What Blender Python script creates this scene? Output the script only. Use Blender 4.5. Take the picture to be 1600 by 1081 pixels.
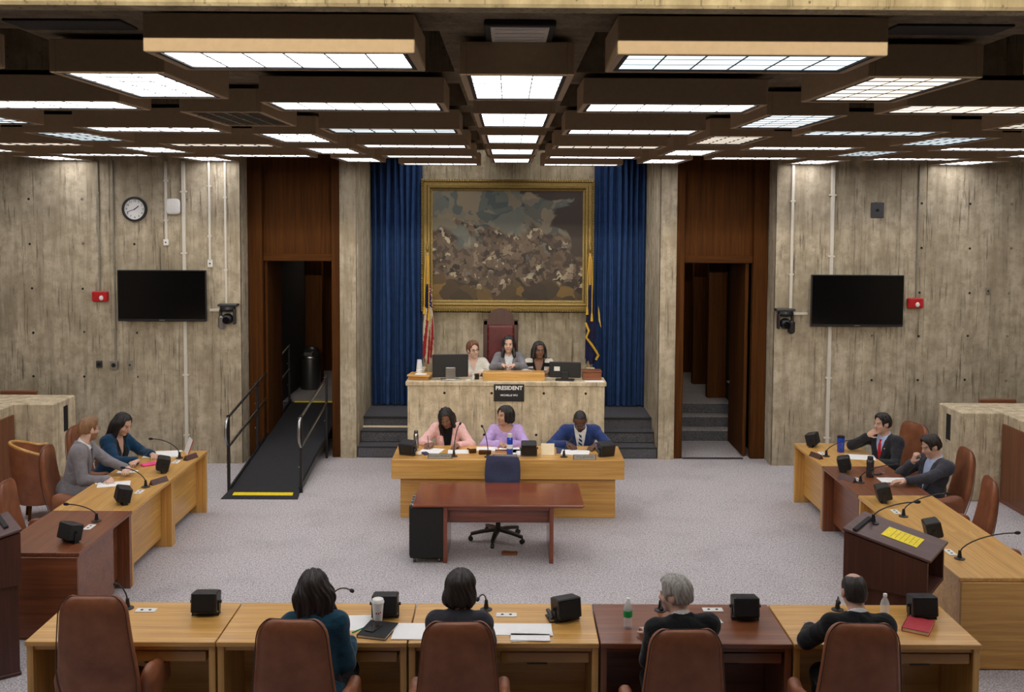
import bpy, bmesh, math, random
import numpy as np
from mathutils import Vector, Matrix
random.seed(7); np.random.seed(7)
for _o in list(bpy.data.objects): bpy.data.objects.remove(_o)
SC = bpy.context.scene
COL = SC.collection
R = math.radians

# ------------------------------------------------------------------ camera
def setup_camera():
    pitch, roll, yaw = R(3.4), R(0.3), R(0.22)
    f = Vector((math.sin(yaw)*math.cos(pitch), math.cos(yaw)*math.cos(pitch), -math.sin(pitch)))
    r = Vector((math.cos(yaw), -math.sin(yaw), 0))
    u = r.cross(f)
    r2 = r*math.cos(roll)+u*math.sin(roll)
    u2 = -r*math.sin(roll)+u*math.cos(roll)
    cd = bpy.data.cameras.new('camera'); co = bpy.data.objects.new('camera', cd); COL.objects.link(co)
    m = Matrix((r2, u2, -f)).transposed().to_4x4()
    m.translation = Vector((0, 0, 3.7))
    co.matrix_world = m
    cd.sensor_fit = 'HORIZONTAL'; cd.sensor_width = 36; cd.lens = 36*1575/1600
    cd.shift_y = -0.0725
    cd.clip_end = 200
    SC.camera = co
setup_camera()
# ------------------------------------------------------------------ world, exposure, assumed lamps out of view
PANEL_STRENGTH = 5.0
W = bpy.data.worlds.new('world'); SC.world = W; W.use_nodes = True
W.node_tree.nodes['Background'].inputs[0].default_value = (0.9, 0.95, 1.0, 1)
W.node_tree.nodes['Background'].inputs[1].default_value = 0.02
VS = SC.view_settings
VS.view_transform = 'Standard'; VS.look = 'None'; VS.exposure = 0.45; VS.gamma = 1.0; VS.use_curve_mapping = False

def area_lamp(name, loc, rot, sx, sy, power, col, label, spread=math.pi):
    ld = bpy.data.lights.new(name, 'AREA'); ld.shape = 'RECTANGLE'; ld.size = sx; ld.size_y = sy
    ld.energy = power; ld.color = col; ld.spread = spread
    lo = bpy.data.objects.new(name, ld); COL.objects.link(lo); lo.location = loc; lo.rotation_euler = rot
    lo['label'] = label; lo['category'] = 'lamp'
    return lo
# assumed track lighting of the public gallery behind the camera (added to light the concrete beam and the near box)
area_lamp('assumed_gallery_lamp', (0, -1.2, 4.93), (R(86), 0, 0), 8.0, 0.06, 66, (1.0, 0.88, 0.68), 'assumed gallery track light behind the viewer', R(46))
# assumed wall washer above the painting, added out of sight in the alcove ceiling
area_lamp('assumed_alcove_washer', (0, 15.75, 4.92), (R(12), 0, 0), 4.0, .25, 22, (1.0, .96, .9), 'assumed wall washer lamp above the painting in the alcove')

# ------------------------------------------------------------------ helpers
def link(o, parent=None):
    COL.objects.link(o)
    if parent is not None: o.parent = parent
    return o
def tag(o, label=None, cat=None, group=None, kind=None):
    if label: o['label'] = label
    if cat: o['category'] = cat
    if group: o['group'] = group
    if kind: o['kind'] = kind
    return o
def thing(name, label, cat, loc=(0, 0, 0), rz=0.0, group=None):
    o = bpy.data.objects.new(name, None); link(o); o.empty_display_size = 0.1
    o.location = loc; o.rotation_euler = (0, 0, rz)
    return tag(o, label, cat, group)
def copy_tree(o, parent=None):
    c = o.copy(); COL.objects.link(c); c.parent = parent
    for ch in list(o.children): copy_tree(ch, c)
    return c

class MB:
    """collects geometry for one mesh"""
    def __init__(s): s.v = []; s.f = []; s.m = []
    def add(s, v, f, mi=0):
        b = len(s.v); s.v += [tuple(p) for p in v]
        s.f += [tuple(i+b for i in q) for q in f]; s.m += [mi]*len(f)
        return s
    def box(s, x0, x1, y0, y1, z0, z1, bev=0.0, mi=0, M=None):
        if bev <= 0:
            v = [(x0,y0,z0),(x1,y0,z0),(x1,y1,z0),(x0,y1,z0),(x0,y0,z1),(x1,y0,z1),(x1,y1,z1),(x0,y1,z1)]
            f = [(0,3,2,1),(4,5,6,7),(0,1,5,4),(1,2,6,5),(2,3,7,6),(3,0,4,7)]
        else:
            b = min(bev, (x1-x0)*.49, (y1-y0)*.49, (z1-z0)*.49)
            v = []; 
            for zz, ins in ((z0, b), (z0+b, 0), (z1-b, 0), (z1, b)):
                for (sx, sy, cx) in ((x0,y0,0),(x1,y0,1),(x1,y1,2),(x0,y1,3)):
                    dx = 1 if sx == x0 else -1; dy = 1 if sy == y0 else -1
                    if cx in (0, 2): pts = [(sx+dx*ins, sy+dy*(b+ins)), (sx+dx*(b+ins), sy+dy*ins)]
                    else: pts = [(sx+dx*(b+ins), sy+dy*ins), (sx+dx*ins, sy+dy*(b+ins))]
                    v += [(p[0], p[1], zz) for p in pts]
            f = [tuple(range(7, -1, -1)), tuple(range(24, 32))]
            for k in range(3):
                for i in range(8):
                    j = (i+1) % 8
                    f.append((k*8+i, k*8+j, (k+1)*8+j, (k+1)*8+i))
        if M is not None: v = [tuple(M @ Vector(p)) for p in v]
        return s.add(v, f, mi)
    def loft(s, loops, cap=True, mi=0, closed=True):
        n = len(loops[0]); v = [p for l in loops for p in l]; f = []
        for k in range(len(loops)-1):
            for i in range(n if closed else n-1):
                j = (i+1) % n
                f.append((k*n+i, k*n+j, (k+1)*n+j, (k+1)*n+i))
        if cap and closed:
            f.append(tuple(range(n-1, -1, -1))); f.append(tuple(range((len(loops)-1)*n, len(loops)*n)))
        return s.add(v, f, mi)
    def tube(s, pts, r, n=8, mi=0, cap=True):
        pts = [Vector(p) for p in pts]; rs = r if isinstance(r, (list, tuple)) else [r]*len(pts)
        loops = []; prev = None
        for i, p in enumerate(pts):
            t = (pts[min(i+1, len(pts)-1)]-pts[max(i-1, 0)])
            t.normalize()
            if prev is None:
                a = Vector((0, 0, 1)) if abs(t.z) < .9 else Vector((1, 0, 0))
                u = t.cross(a).normalized()
            else:
                u = (prev-t*prev.dot(t)).normalized()
            prev = u; w = t.cross(u)
            loops.append([tuple(p+(u*math.cos(2*math.pi*k/n)+w*math.sin(2*math.pi*k/n))*rs[i]) for k in range(n)])
        return s.loft(loops, cap, mi)
    def cyl(s, p0, p1, r0, r1=None, n=16, mi=0):
        return s.tube([p0, p1], [r0, r0 if r1 is None else r1], n, mi)
    def lathe(s, prof, n=20, c=(0, 0, 0), mi=0, cap=True):
        loops = [[(c[0]+r*math.cos(2*math.pi*k/n), c[1]+r*math.sin(2*math.pi*k/n), c[2]+z) for k in range(n)] for r, z in prof]
        return s.loft(loops, cap, mi)
    def ell(s, c, r, n=12, m=8, mi=0, M=None):
        v = [(0, 0, -1)]; 
        for i in range(1, m):
            a = -math.pi/2+math.pi*i/m
            v += [(math.cos(a)*math.cos(2*math.pi*k/n), math.cos(a)*math.sin(2*math.pi*k/n), math.sin(a)) for k in range(n)]
        v.append((0, 0, 1)); f = []
        for k in range(n): f.append((0, 1+(k+1) % n, 1+k))
        for i in range(m-2):
            for k in range(n):
                f.append((1+i*n+k, 1+i*n+(k+1) % n, 1+(i+1)*n+(k+1) % n, 1+(i+1)*n+k))
        t = len(v)-1; b = 1+(m-2)*n
        for k in range(n): f.append((b+k, b+(k+1) % n, t))
        v = [Vector((p[0]*r[0], p[1]*r[1], p[2]*r[2])) for p in v]
        if M is not None: v = [M @ p for p in v]
        return s.add([(p[0]+c[0], p[1]+c[1], p[2]+c[2]) for p in v], f, mi)
    def prism(s, poly, z0, z1, mi=0):
        return s.loft([[(x, y, z0) for x, y in poly], [(x, y, z1) for x, y in poly]], True, mi)
    def mesh(s, name, mats, smooth=False, angle=None):
        me = bpy.data.meshes.new(name); me.from_pydata(s.v, [], s.f)
        mats = mats if isinstance(mats, (list, tuple)) else [mats]
        for m in mats: me.materials.append(m)
        if len(mats) > 1: me.polygons.foreach_set('material_index', s.m)
        if smooth:
            me.polygons.foreach_set('use_smooth', [True]*len(me.polygons))
            if angle: me.set_sharp_from_angle(angle=R(angle))
        me.update()
        return me
    def build(s, name, mats, parent=None, smooth=False, angle=40, loc=None, rz=None):
        o = bpy.data.objects.new(name, s.mesh(name, mats, smooth, angle)); link(o, parent)
        if loc is not None: o.location = loc
        if rz is not None: o.rotation_euler = (0, 0, rz)
        return o
def inst(name, me, parent=None, loc=(0, 0, 0), rot=(0, 0, 0)):
    o = bpy.data.objects.new(name, me); link(o, parent); o.location = loc; o.rotation_euler = rot
    return o
def text_mesh(name, txt, size, mat, parent, loc, rot, extrude=0.0006, align='CENTER', sx=1.0, bold=0.0):
    cu = bpy.data.curves.new(name, 'FONT'); cu.body = txt; cu.size = size; cu.align_x = align; cu.align_y = 'CENTER'
    cu.extrude = extrude; cu.resolution_u = 2; cu.offset = size*bold
    t = bpy.data.objects.new(name, cu); COL.objects.link(t)
    dg = bpy.context.evaluated_depsgraph_get()
    me = bpy.data.meshes.new_from_object(t.evaluated_get(dg)); me.name = name
    bpy.data.objects.remove(t); bpy.data.curves.remove(cu)
    me.materials.clear(); me.materials.append(mat)
    o = inst(name, me, parent, loc, rot); o.scale = (sx, 1, 1)
    return o

# ------------------------------------------------------------------ materials
def S(r, g, b):
    f = lambda c: (c/255/12.92) if c/255 <= .04045 else ((c/255+.055)/1.055)**2.4
    return (f(r), f(g), f(b), 1)
class NT:
    def __init__(s, name):
        s.m = bpy.data.materials.new(name); s.m.use_nodes = True
        s.t = s.m.node_tree; s.b = s.t.nodes['Principled BSDF']
    def n(s, typ, **kw):
        nd = s.t.nodes.new('ShaderNode'+typ)
        for k, v in kw.items():
            if hasattr(nd, k): setattr(nd, k, v)
        return nd
    def l(s, a, b): s.t.links.new(a, b)
    def coords(s, scale=(1, 1, 1), kind='Object'):
        tc = s.n('TexCoord'); mp = s.n('Mapping'); mp.inputs['Scale'].default_value = scale
        s.l(tc.outputs[kind], mp.inputs['Vector']); return mp.outputs[0]
    def noise(s, vec, scale, detail=4, rough=.55, dist=0):
        nd = s.n('TexNoise'); nd.inputs['Scale'].default_value = scale; nd.inputs['Detail'].default_value = detail
        nd.inputs['Roughness'].default_value = rough; nd.inputs['Distortion'].default_value = dist
        s.l(vec, nd.inputs['Vector']); return nd.outputs['Fac']
    def ramp(s, fac, stops):
        nd = s.n('ValToRGB'); cr = nd.color_ramp
        while len(cr.elements) < len(stops): cr.elements.new(.5)
        for e, (p, c) in zip(cr.elements, stops): e.position = p; e.color = c
        s.l(fac, nd.inputs[0]); return nd.outputs[0]
    def mix(s, a, b, fac, mode='MIX'):
        nd = s.n('Mix', data_type='RGBA', blend_type=mode)
        if isinstance(fac, float): nd.inputs[0].default_value = fac
        else: s.l(fac, nd.inputs[0])
        for v, i in ((a, 6), (b, 7)):
            if isinstance(v, tuple): nd.inputs[i].default_value = v
            else: s.l(v, nd.inputs[i])
        return nd.outputs[2]
    def bump(s, h, strength=.3, dist=.01):
        nd = s.n('Bump'); nd.inputs['Strength'].default_value = strength; nd.inputs['Distance'].default_value = dist
        s.l(h, nd.inputs['Height']); s.l(nd.outputs[0], s.b.inputs['Normal'])
    def base(s, c):
        if isinstance(c, tuple): s.b.inputs['Base Color'].default_value = c
        else: s.l(c, s.b.inputs['Base Color'])
    def set(s, rough=.5, metal=0, spec=.5, coat=0):
        s.b.inputs['Roughness'].default_value = rough; s.b.inputs['Metallic'].default_value = metal
        s.b.inputs['Specular IOR Level'].default_value = spec
        if coat: s.b.inputs['Coat Weight'].default_value = coat; s.b.inputs['Coat Roughness'].default_value = .15
        return s.m
def plain(name, c, rough=.5, metal=0, spec=.5, var=.12, scale=30, bump=0.0, coat=0):
    t = NT(name); v = t.coords()
    f = t.noise(v, scale, 3)
    d = tuple(max(0, x*(1-var)) for x in c[:3])+(1,); e = tuple(min(1, x*(1+var)) for x in c[:3])+(1,)
    t.base(t.ramp(f, [(.3, d), (.7, e)]))
    if bump: t.bump(t.noise(v, scale*6, 3), bump, .003)
    return t.set(rough, metal, spec, coat)
def wood(name, c1, c2, axis='X', rough=.35, coat=.25, scale=1.0, spec=.5):
    t = NT(name)
    lo, hi = 1.3*scale, 34*scale
    sc = {'X': (lo, hi, hi), 'Y': (hi, lo, hi), 'Z': (hi, hi, lo)}[axis]
    v = t.coords(sc); f = t.noise(v, 1.0, 6, .65, .4)
    v2 = t.coords(tuple(x*.16 for x in sc)); g = t.noise(v2, 1.0, 3, .5, 1.2)
    a = t.ramp(f, [(.32, c1), (.68, c2)])
    dk = tuple(x*.72 for x in c1[:3])+(1,)
    b = t.mix(a, dk, t.ramp(g, [(.45, (0,0,0,1)), (.75, (.55,.55,.55,1))]))
    t.base(b); t.bump(f, .05, .002)
    return t.set(rough, 0, spec, coat)
def concrete(name, tint=(1, 1, 1), stain=1.0):
    t = NT(name); v = t.coords((8, 8, .9)); st = t.noise(v, 1.0, 6, .62, .15)
    v2 = t.coords((1, 1, 1)); bl = t.noise(v2, 1.1, 4, .6)
    v3 = t.coords((38, 38, 1.7)); fine = t.noise(v3, 1.0, 4, .65, .1); mid = t.noise(v2, 7, 5, .65)
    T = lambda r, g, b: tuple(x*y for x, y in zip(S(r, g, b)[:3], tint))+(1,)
    a = t.ramp(st, [(.28, T(150, 141, 125)), (.5, T(184, 175, 157)), (.75, T(206, 198, 182))])
    b = t.mix(a, T(112, 100, 80), t.ramp(bl, [(.45, (0,0,0,1)), (.72, (.55*stain,)*3+(1,))]))
    b = t.mix(b, T(140, 130, 112), t.ramp(mid, [(.42, (0,0,0,1)), (.66, (.65,.65,.65,1))]))
    c = t.mix(b, T(70, 63, 52), t.ramp(fine, [(.57, (0,0,0,1)), (.70, (.8,.8,.8,1))]))
    vo = t.n('TexVoronoi'); vo.inputs['Scale'].default_value = 22; t.l(t.coords((1, 1, .8)), vo.inputs['Vector'])
    pit = t.ramp(vo.outputs['Distance'], [(.06, (.8,.8,.8,1)), (.16, (0,0,0,1))])
    d = t.mix(c, T(88, 80, 66), pit)
    t.base(d)
    h = t.mix(fine, st, .5); t.bump(h, .35, .012)
    return t.set(.88, 0, .25)
def carpet(name, c1, c2):
    t = NT(name); v = t.coords()
    f = t.noise(v, 70, 3, .75); g = t.noise(v, 1.6, 3); f2 = t.noise(v, 30, 2, .6)
    a = t.ramp(f, [(.38, c1), (.62, c2)])
    a = t.mix(a, tuple(x*.62 for x in c1[:3])+(1,), t.ramp(f2, [(.5, (0,0,0,1)), (.75, (.5,.5,.5,1))]))
    b = t.mix(a, tuple(x*.8 for x in c1[:3])+(1,), t.ramp(g, [(.5, (0,0,0,1)), (.8, (.3,.3,.3,1))]))
    t.base(b); t.bump(f, .5, .01)
    return t.set(.95, 0, .1)
def emit(name, c, s):
    t = NT(name); t.b.inputs['Base Color'].default_value = (.8, .8, .8, 1)
    t.b.inputs['Emission Color'].default_value = c; t.b.inputs['Emission Strength'].default_value = s
    return t.set(.4)
def leather(name, c1, c2):
    t = NT(name); v = t.coords(); f = t.noise(v, 7, 4); g = t.noise(v, 160, 3)
    t.base(t.ramp(f, [(.3, c1), (.7, c2)])); t.bump(g, .18, .002)
    return t.set(.42, 0, .45)

M = {}
M['concrete'] = concrete('board_formed_concrete', (1.03, .985, .91))
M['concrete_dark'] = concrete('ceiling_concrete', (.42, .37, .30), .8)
M['concrete_beam'] = concrete('beam_concrete', (.92, .86, .70), .6)
M['concrete_dais'] = concrete('dais_concrete', (1.38, 1.29, 1.12), .3)
M['carpet'] = carpet('carpet_grey', S(142, 136, 138), S(226, 220, 221))
M['carpet_dark'] = carpet('carpet_charcoal', S(72, 72, 78), S(108, 107, 112))
for ax in 'XYZ':
    M['oak'+ax] = wood('oak_'+ax, S(188, 136, 64), S(222, 174, 98), ax)
    M['mah'+ax] = wood('mahogany_'+ax, S(100, 54, 30), S(140, 82, 50), ax)
    M['red'+ax] = wood('cherry_'+ax, S(108, 48, 28), S(148, 76, 46), ax, .22, .5)
    M['dk'+ax] = wood('walnut_'+ax, S(62, 33, 9), S(90, 52, 15), ax, .7, 0, 1.0, .12)
M['oakdk'] = wood('oak_edge', S(150, 102, 44), S(184, 134, 66), 'X')
M['plum'] = wood('plum_laminate', S(74, 48, 48), S(96, 66, 64), 'Y', .45, .1)
M['plumdk'] = wood('plum_wood', S(62, 32, 26), S(82, 46, 36), 'Z', .45, .1)
M['box'] = plain('light_box_paint', S(176, 154, 126), .7, 0, .3, .05)
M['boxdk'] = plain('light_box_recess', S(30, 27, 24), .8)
M['pane_w'] = emit('lens_white', (1.0, .98, 1.0, 1), PANEL_STRENGTH)
M['pane_c'] = emit('lens_cool', (.78, .93, 1.0, 1), 1.0)
M['pane_y'] = emit('lens_warm', (1.0, .86, .70, 1), 1.0)
M['grid'] = plain('lens_grid', S(70, 68, 70), .6)
M['black'] = plain('black_plastic', S(22, 22, 24), .42, 0, .5, .2)
M['blackmat'] = plain('black_matte', S(15, 15, 16), .75)
M['screen'] = plain('dark_screen', S(5, 5, 7), .12, 0, .5, .05)
M['white'] = plain('white_plastic', S(226, 224, 218), .45, 0, .5, .03)
M['paper'] = plain('paper', S(238, 237, 234), .8, 0, .2, .02)
M['cream'] = plain('cream_card', S(236, 222, 190), .8, 0, .2, .03)
M['steel'] = plain('brushed_steel', S(176, 176, 176), .28, 1.0, .5, .06)
M['gunmetal'] = plain('gunmetal', S(88, 88, 90), .35, .8, .5, .06)
M['alarm'] = plain('alarm_red', S(180, 26, 30), .4)
M['conduit'] = plain('painted_conduit', S(206, 200, 186), .5, 0, .5, .04)
M['conduit_grey'] = plain('grey_conduit', S(138, 132, 118), .5, .2)
M['leather'] = leather('brown_leather', S(124, 72, 46), S(154, 96, 64))
M['leather_tan'] = leather('tan_leather', S(150, 92, 52), S(176, 112, 68))
M['piping'] = leather('dark_piping', S(66, 36, 26), S(80, 46, 34))
M['maroon'] = leather('maroon_leather', S(70, 18, 22), S(98, 28, 32))
M['gold'] = plain('gilt_wood', S(132, 110, 58), .45, .4, .5, .3, 60, .3)
M['goldcord'] = plain('gold_cord', S(198, 158, 48), .6, 0, .3, .25, 90, .4)
M['curtain'] = plain('blue_velvet', S(42, 68, 112), .85, 0, .2, .15, 9)
M['bluefab'] = plain('navy_fabric', S(62, 66, 92), .9, 0, .2, .1, 60, .2)
M['yellow'] = plain('safety_yellow', S(240, 214, 36), .6)
M['yellowpaper'] = plain('yellow_paper', S(246, 222, 60), .8)
M['rubber'] = plain('ramp_grit', S(52, 52, 54), .9, 0, .2, .35, 150, .5)
M['glass_dk'] = plain('dark_glass', S(14, 16, 17), .12, 0, .6)
def clearish(name, c, rough=.08, alpha=.35):
    t = NT(name); t.b.inputs['Base Color'].default_value = c; t.b.inputs['Alpha'].default_value = alpha
    return t.set(rough, 0, .6)
M['clear'] = clearish('clear_plastic', (.85, .88, .9, 1), .1, .38)
M['blueclear'] = plain('blue_bottle', S(34, 72, 190), .2, 0, .6)
M['pink'] = plain('pink_case', S(232, 70, 140), .5)
M['redbook'] = plain('red_cloth_cover', S(176, 52, 62), .7)
M['green'] = plain('green_pen', S(30, 160, 84), .4)
M['smoke'] = plain('smoke_bottle', S(46, 42, 42), .2, 0, .6)
def vcol_mat(name, rough=.5, noise_amt=.06, sss=0.0):
    t = NT(name); a = t.n('Attribute'); a.attribute_name = 'tint'
    f = t.noise(t.coords(), 60, 3)
    t.base(t.mix(a.outputs['Color'], (0, 0, 0, 1), t.ramp(f, [(.35, (0,0,0,1)), (.75, (noise_amt,)*3+(1,))])))
    return t.set(rough, 0, .4)
M['skin'] = vcol_mat('skin', .5)
def cloth(name, c, rough=.88, var=.1, weave=220):
    t = NT(name); v = t.coords(); f = t.noise(v, 25, 3); g = t.noise(v, weave, 2)
    d = tuple(x*(1-var) for x in c[:3])+(1,); e = tuple(min(1, x*(1+var)) for x in c[:3])+(1,)
    t.base(t.ramp(f, [(.3, d), (.7, e)]))
    fo = t.noise(t.coords((1, 1, 1.5)), 8, 2, .5, 1.2)
    b1 = t.n('Bump'); b1.inputs['Strength'].default_value = .4; b1.inputs['Distance'].default_value = .03; t.l(fo, b1.inputs['Height'])
    b2 = t.n('Bump'); b2.inputs['Strength'].default_value = .25; b2.inputs['Distance'].default_value = .002; t.l(g, b2.inputs['Height'])
    t.l(b1.outputs[0], b2.inputs['Normal']); t.l(b2.outputs[0], t.b.inputs['Normal'])
    m = t.set(rough, 0, .15)
    t.b.inputs['Sheen Weight'].default_value = .15
    return m
def hairmat(name, c1, c2):
    t = NT(name); f = t.noise(t.coords((60, 60, 7)), 1.0, 4, .6, .6)
    t.base(t.ramp(f, [(.3, c1), (.72, c2)])); t.bump(f, .55, .008)
    return t.set(.42, 0, .4)

# ------------------------------------------------------------------ structure
def boards(mb, o, u, n, length, z0, z1, seed, wmin=.075, wmax=.125, amp=.011):
    """board-formed concrete relief: upright board imprints as shallow steps, from o along u, facing n"""
    rnd = random.Random(seed); o = Vector(o); u = Vector(u); n = Vector(n); s = 0.0; prev = None
    flip = u.cross(Vector((0, 0, 1))).dot(n) < 0
    def quad(a, b, c, d):
        mb.add([a, b, c, d], [(0, 1, 2, 3) if not flip else (3, 2, 1, 0)])
    while s < length-1e-6:
        w = min(rnd.uniform(wmin, wmax), length-s)
        if length-s-w < .03: w = length-s
        d = rnd.uniform(0, amp)
        a = o+u*s+n*d; b = o+u*(s+w)+n*d
        g = .004
        quad(Vector((a.x, a.y, z0)), Vector((b.x, b.y, z0)), Vector((b.x, b.y, z1)), Vector((a.x, a.y, z1)))
        if prev is not None:
            quad(Vector((prev.x, prev.y, z0)), Vector((a.x, a.y, z0)), Vector((a.x, a.y, z1)), Vector((prev.x, prev.y, z1)))
        prev = b; s += w
hole_mesh = MB().lathe([(.018, 0), (.018, .002), (.011, .002), (.009, .0005)], 10).mesh('tie_hole', M['blackmat'])
def tie_holes(wall, xs, zs, y):
    for x in xs:
        for z in zs:
            inst('tie_hole', hole_mesh, wall, (x+random.uniform(-.02, .02), y-.006, z+random.uniform(-.01, .01)), (R(90), 0, 0))

YW = 14.6   # face of the side walls
XC = 3.88    # their corner towards the doors
# floor
mb = MB(); mb.add([(-9, -4, 0), (9, -4, 0), (9, 16.2, 0), (-9, 16.2, 0), (-9, -4, -.1), (9, -4, -.1), (9, 16.2, -.1), (-9, 16.2, -.1)],
                  [(0, 1, 2, 3), (7, 6, 5, 4), (0, 4, 5, 1), (1, 5, 6, 2), (2, 6, 7, 3), (3, 7, 4, 0)])
tag(mb.build('floor', M['carpet']), kind='structure')
# side walls
for sgn, nm in ((-1, 'wall_left'), (1, 'wall_right')):
    mb = MB()
    if sgn < 0: boards(mb, (-9, YW, 0), (1, 0, 0), (0, -1, 0), 9-XC, 0, 5.0, 11)
    else: boards(mb, (XC, YW, 0), (1, 0, 0), (0, -1, 0), 9-XC, 0, 5.0, 12)
    boards(mb, (sgn*XC, YW, 0), (0, 1, 0), (-sgn, 0, 0), .62, 0, 5.0, 13)
    xa, xb = (-9, -XC-.008) if sgn < 0 else (XC+.008, 9)
    mb.box(xa, xb, YW+.008, YW+.62, 0, 5.0)
    w = tag(mb.build(nm, M['concrete']), kind='structure')
    xs = [-6.9, -6.15, -5.4, -4.62] if sgn < 0 else [4.62, 5.3, 5.98, 6.7, 7.3]
    tie_holes(w, xs, [1.28, 1.92, 2.56, 3.2, 3.85], YW)
# fins between alcove and doors
for sgn, nm in ((-1, 'wall_fin_left'), (1, 'wall_fin_right')):
    mb = MB()
    x0, x1 = (-2.5, -2.26) if sgn < 0 else (2.26, 2.5)
    boards(mb, (x0, 14.95, 0), (1, 0, 0), (0, -1, 0), x1-x0, 0, 5.0, 21+sgn, .05, .09)
    boards(mb, (sgn*2.26, 14.95, 0), (0, 1, 0), (-sgn, 0, 0), 1.75, 0, 5.0, 23+sgn)
    mb.box(x0+.008 if sgn > 0 else x0, x1 if sgn > 0 else x1-.008, 14.958, 16.7, 0, 5.0)
    tag(mb.build(nm, M['concrete']), kind='structure')
# alcove back wall
mb = MB(); boards(mb, (-2.3, 16.62, 0), (1, 0, 0), (0, -1, 0), 4.6, .3, 5.0, 31)
mb.box(-2.3, 2.3, 16.63, 16.9, .3, 5.0)
wb = tag(mb.build('wall_back', M['concrete']), kind='structure')
# outer shell, out of view: the rest of the chamber and the public gallery
mb = MB()
mb.box(-9.2, -9.0, -4, 15.2, 0, 5.2); tag(mb.build('wall_outer_left', M['concrete']), kind='structure')
mb = MB(); mb.box(9.0, 9.2, -4, 15.2, 0, 5.2); tag(mb.build('wall_outer_right', M['concrete']), kind='structure')
mb = MB(); mb.box(-9.2, 9.2, -4.2, -4.0, 0, 5.2); tag(mb.build('wall_rear', M['concrete']), kind='structure')
# ceiling slab with crossing beams (coffers between)
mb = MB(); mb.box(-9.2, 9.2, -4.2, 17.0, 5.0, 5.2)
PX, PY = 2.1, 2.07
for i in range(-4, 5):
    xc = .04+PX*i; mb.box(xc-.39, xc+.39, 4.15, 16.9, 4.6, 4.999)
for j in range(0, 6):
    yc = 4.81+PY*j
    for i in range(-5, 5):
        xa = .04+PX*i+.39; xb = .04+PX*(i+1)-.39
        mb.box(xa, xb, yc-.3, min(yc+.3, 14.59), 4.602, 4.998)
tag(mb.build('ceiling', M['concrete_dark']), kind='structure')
mb = MB()
mb.box(-9, 9, 4.0, 4.13, 4.50, 4.99, .012)
tag(mb.build('ceiling_beam', M['concrete_beam']), kind='structure')
# platform behind the dais, and steps on both sides of it
mb = MB(); mb.box(-2.255, 2.255, 15.6, 16.62, 0.0, .5, .01); mb.box(-1.3, 1.3, 14.3, 15.6, 0.0, .5)
tag(mb.build('floor_platform', M['carpet_dark']), kind='structure')
for sgn, nm in ((-1, 'trim_steps_left'), (1, 'trim_steps_right')):
    e = bpy.data.objects.new(nm, None); link(e); tag(e, kind='structure'); e.location = (sgn*1.83, 14.97, 0)
    for k in range(2):
        MB().box(-.42, .42, k*.31, .63, k*.168+.001, (k+1)*.168, .012).build('step', M['carpet_dark'], e)
        MB().box(-.42, .42, k*.31-.004, k*.31+.025, (k+1)*.168-.02, (k+1)*.168+.002, .004).build('nosing', M['rubber'], e)
    MB().box(-.42, .42, .605, .628, .47, .503, .004).build('nosing', M['rubber'], e)
    if sgn < 0:
        tag(MB().box(-.42, .42, .56, .60, .337, .362, .004).build('handrail_strip', M['cream'], e), 'pale metal edging strip on the step')
# doors and corridors
def door_bay(sgn, n):
    X = lambda x: sgn*x
    def bx(mb, xa, xb, *a, **k):
        xa, xb = sorted((X(xa), X(xb))); mb.box(xa, xb, *a, **k); return mb
    fr = bpy.data.objects.new('door_%d' % n, None); link(fr); tag(fr, kind='structure'); 
    for nm, xa, xb, ya, yb in (('jamb', 3.66, 3.872, 15.0, 15.12), ('jamb', 2.505, 2.63, 14.99, 15.14)):
        bx(MB(), xa, xb, ya, yb, 0, 5.0, bev=.006).build(nm, M['dkZ'], fr)
    bx(MB(), 2.63, 3.66, 15.1, 15.15, 3.06, 5.0).build('transom_panel', M['dkZ'], fr)
    bx(MB(), 2.63, 3.66, 15.05, 15.16, 2.95, 3.06, bev=.006).build('transom_rail', M['dkX'], fr)
    # corridor shell
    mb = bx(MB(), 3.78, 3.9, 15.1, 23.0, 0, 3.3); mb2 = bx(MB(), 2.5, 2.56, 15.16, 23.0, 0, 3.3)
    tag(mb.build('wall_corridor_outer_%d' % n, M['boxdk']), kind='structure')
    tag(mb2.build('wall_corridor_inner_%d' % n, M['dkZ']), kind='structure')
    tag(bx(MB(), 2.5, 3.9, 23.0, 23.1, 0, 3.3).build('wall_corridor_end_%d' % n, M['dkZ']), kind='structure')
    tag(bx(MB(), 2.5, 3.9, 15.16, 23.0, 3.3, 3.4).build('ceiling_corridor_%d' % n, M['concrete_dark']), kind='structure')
    tag(bx(MB(), 2.56, 3.78, 16.82, 23.0, .3, .5).build('floor_corridor_%d' % n, M['carpet']), kind='structure')
    for k in range(3):
        st = bx(MB(), 2.57, 3.77, 16.2+k*.3, 16.82, k*.166, (k+1)*.166, bev=.008).build('trim_stair_%d' % (k+1+3*(n-1)), M['carpet'])
        tag(st, kind='structure')
        bx(MB(), 2.57, 3.77, 16.19+k*.3, 16.2+k*.3, k*.166+.004, (k+1)*.166-.004).build('riser', M['carpet_dark'], st)
    # piers and dark glass along the outer wall
    for k, y in enumerate((17.3, 18.7, 20.1, 21.5)):
        if sgn < 0 and k == 0: continue
        tag(bx(MB(), 3.46, 3.775, y, y+.16, .5, 3.29, bev=.004).build('trim_pier_%d' % (k+1+4*(n-1)), M['dkZ']), kind='structure')
        g = bx(MB(), 3.70, 3.72, y+.2, y+1.2, .68, 3.2).build('window_%d' % (k+1+4*(n-1)), M['glass_dk']); tag(g, kind='structure')
        bx(MB(), 3.69, 3.76, y+.17, y+1.22, .5, .66, bev=.006).build('window_sill', M['concrete'], g)
    return fr
d1 = door_bay(-1, 1); d2 = door_bay(1, 2)
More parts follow.
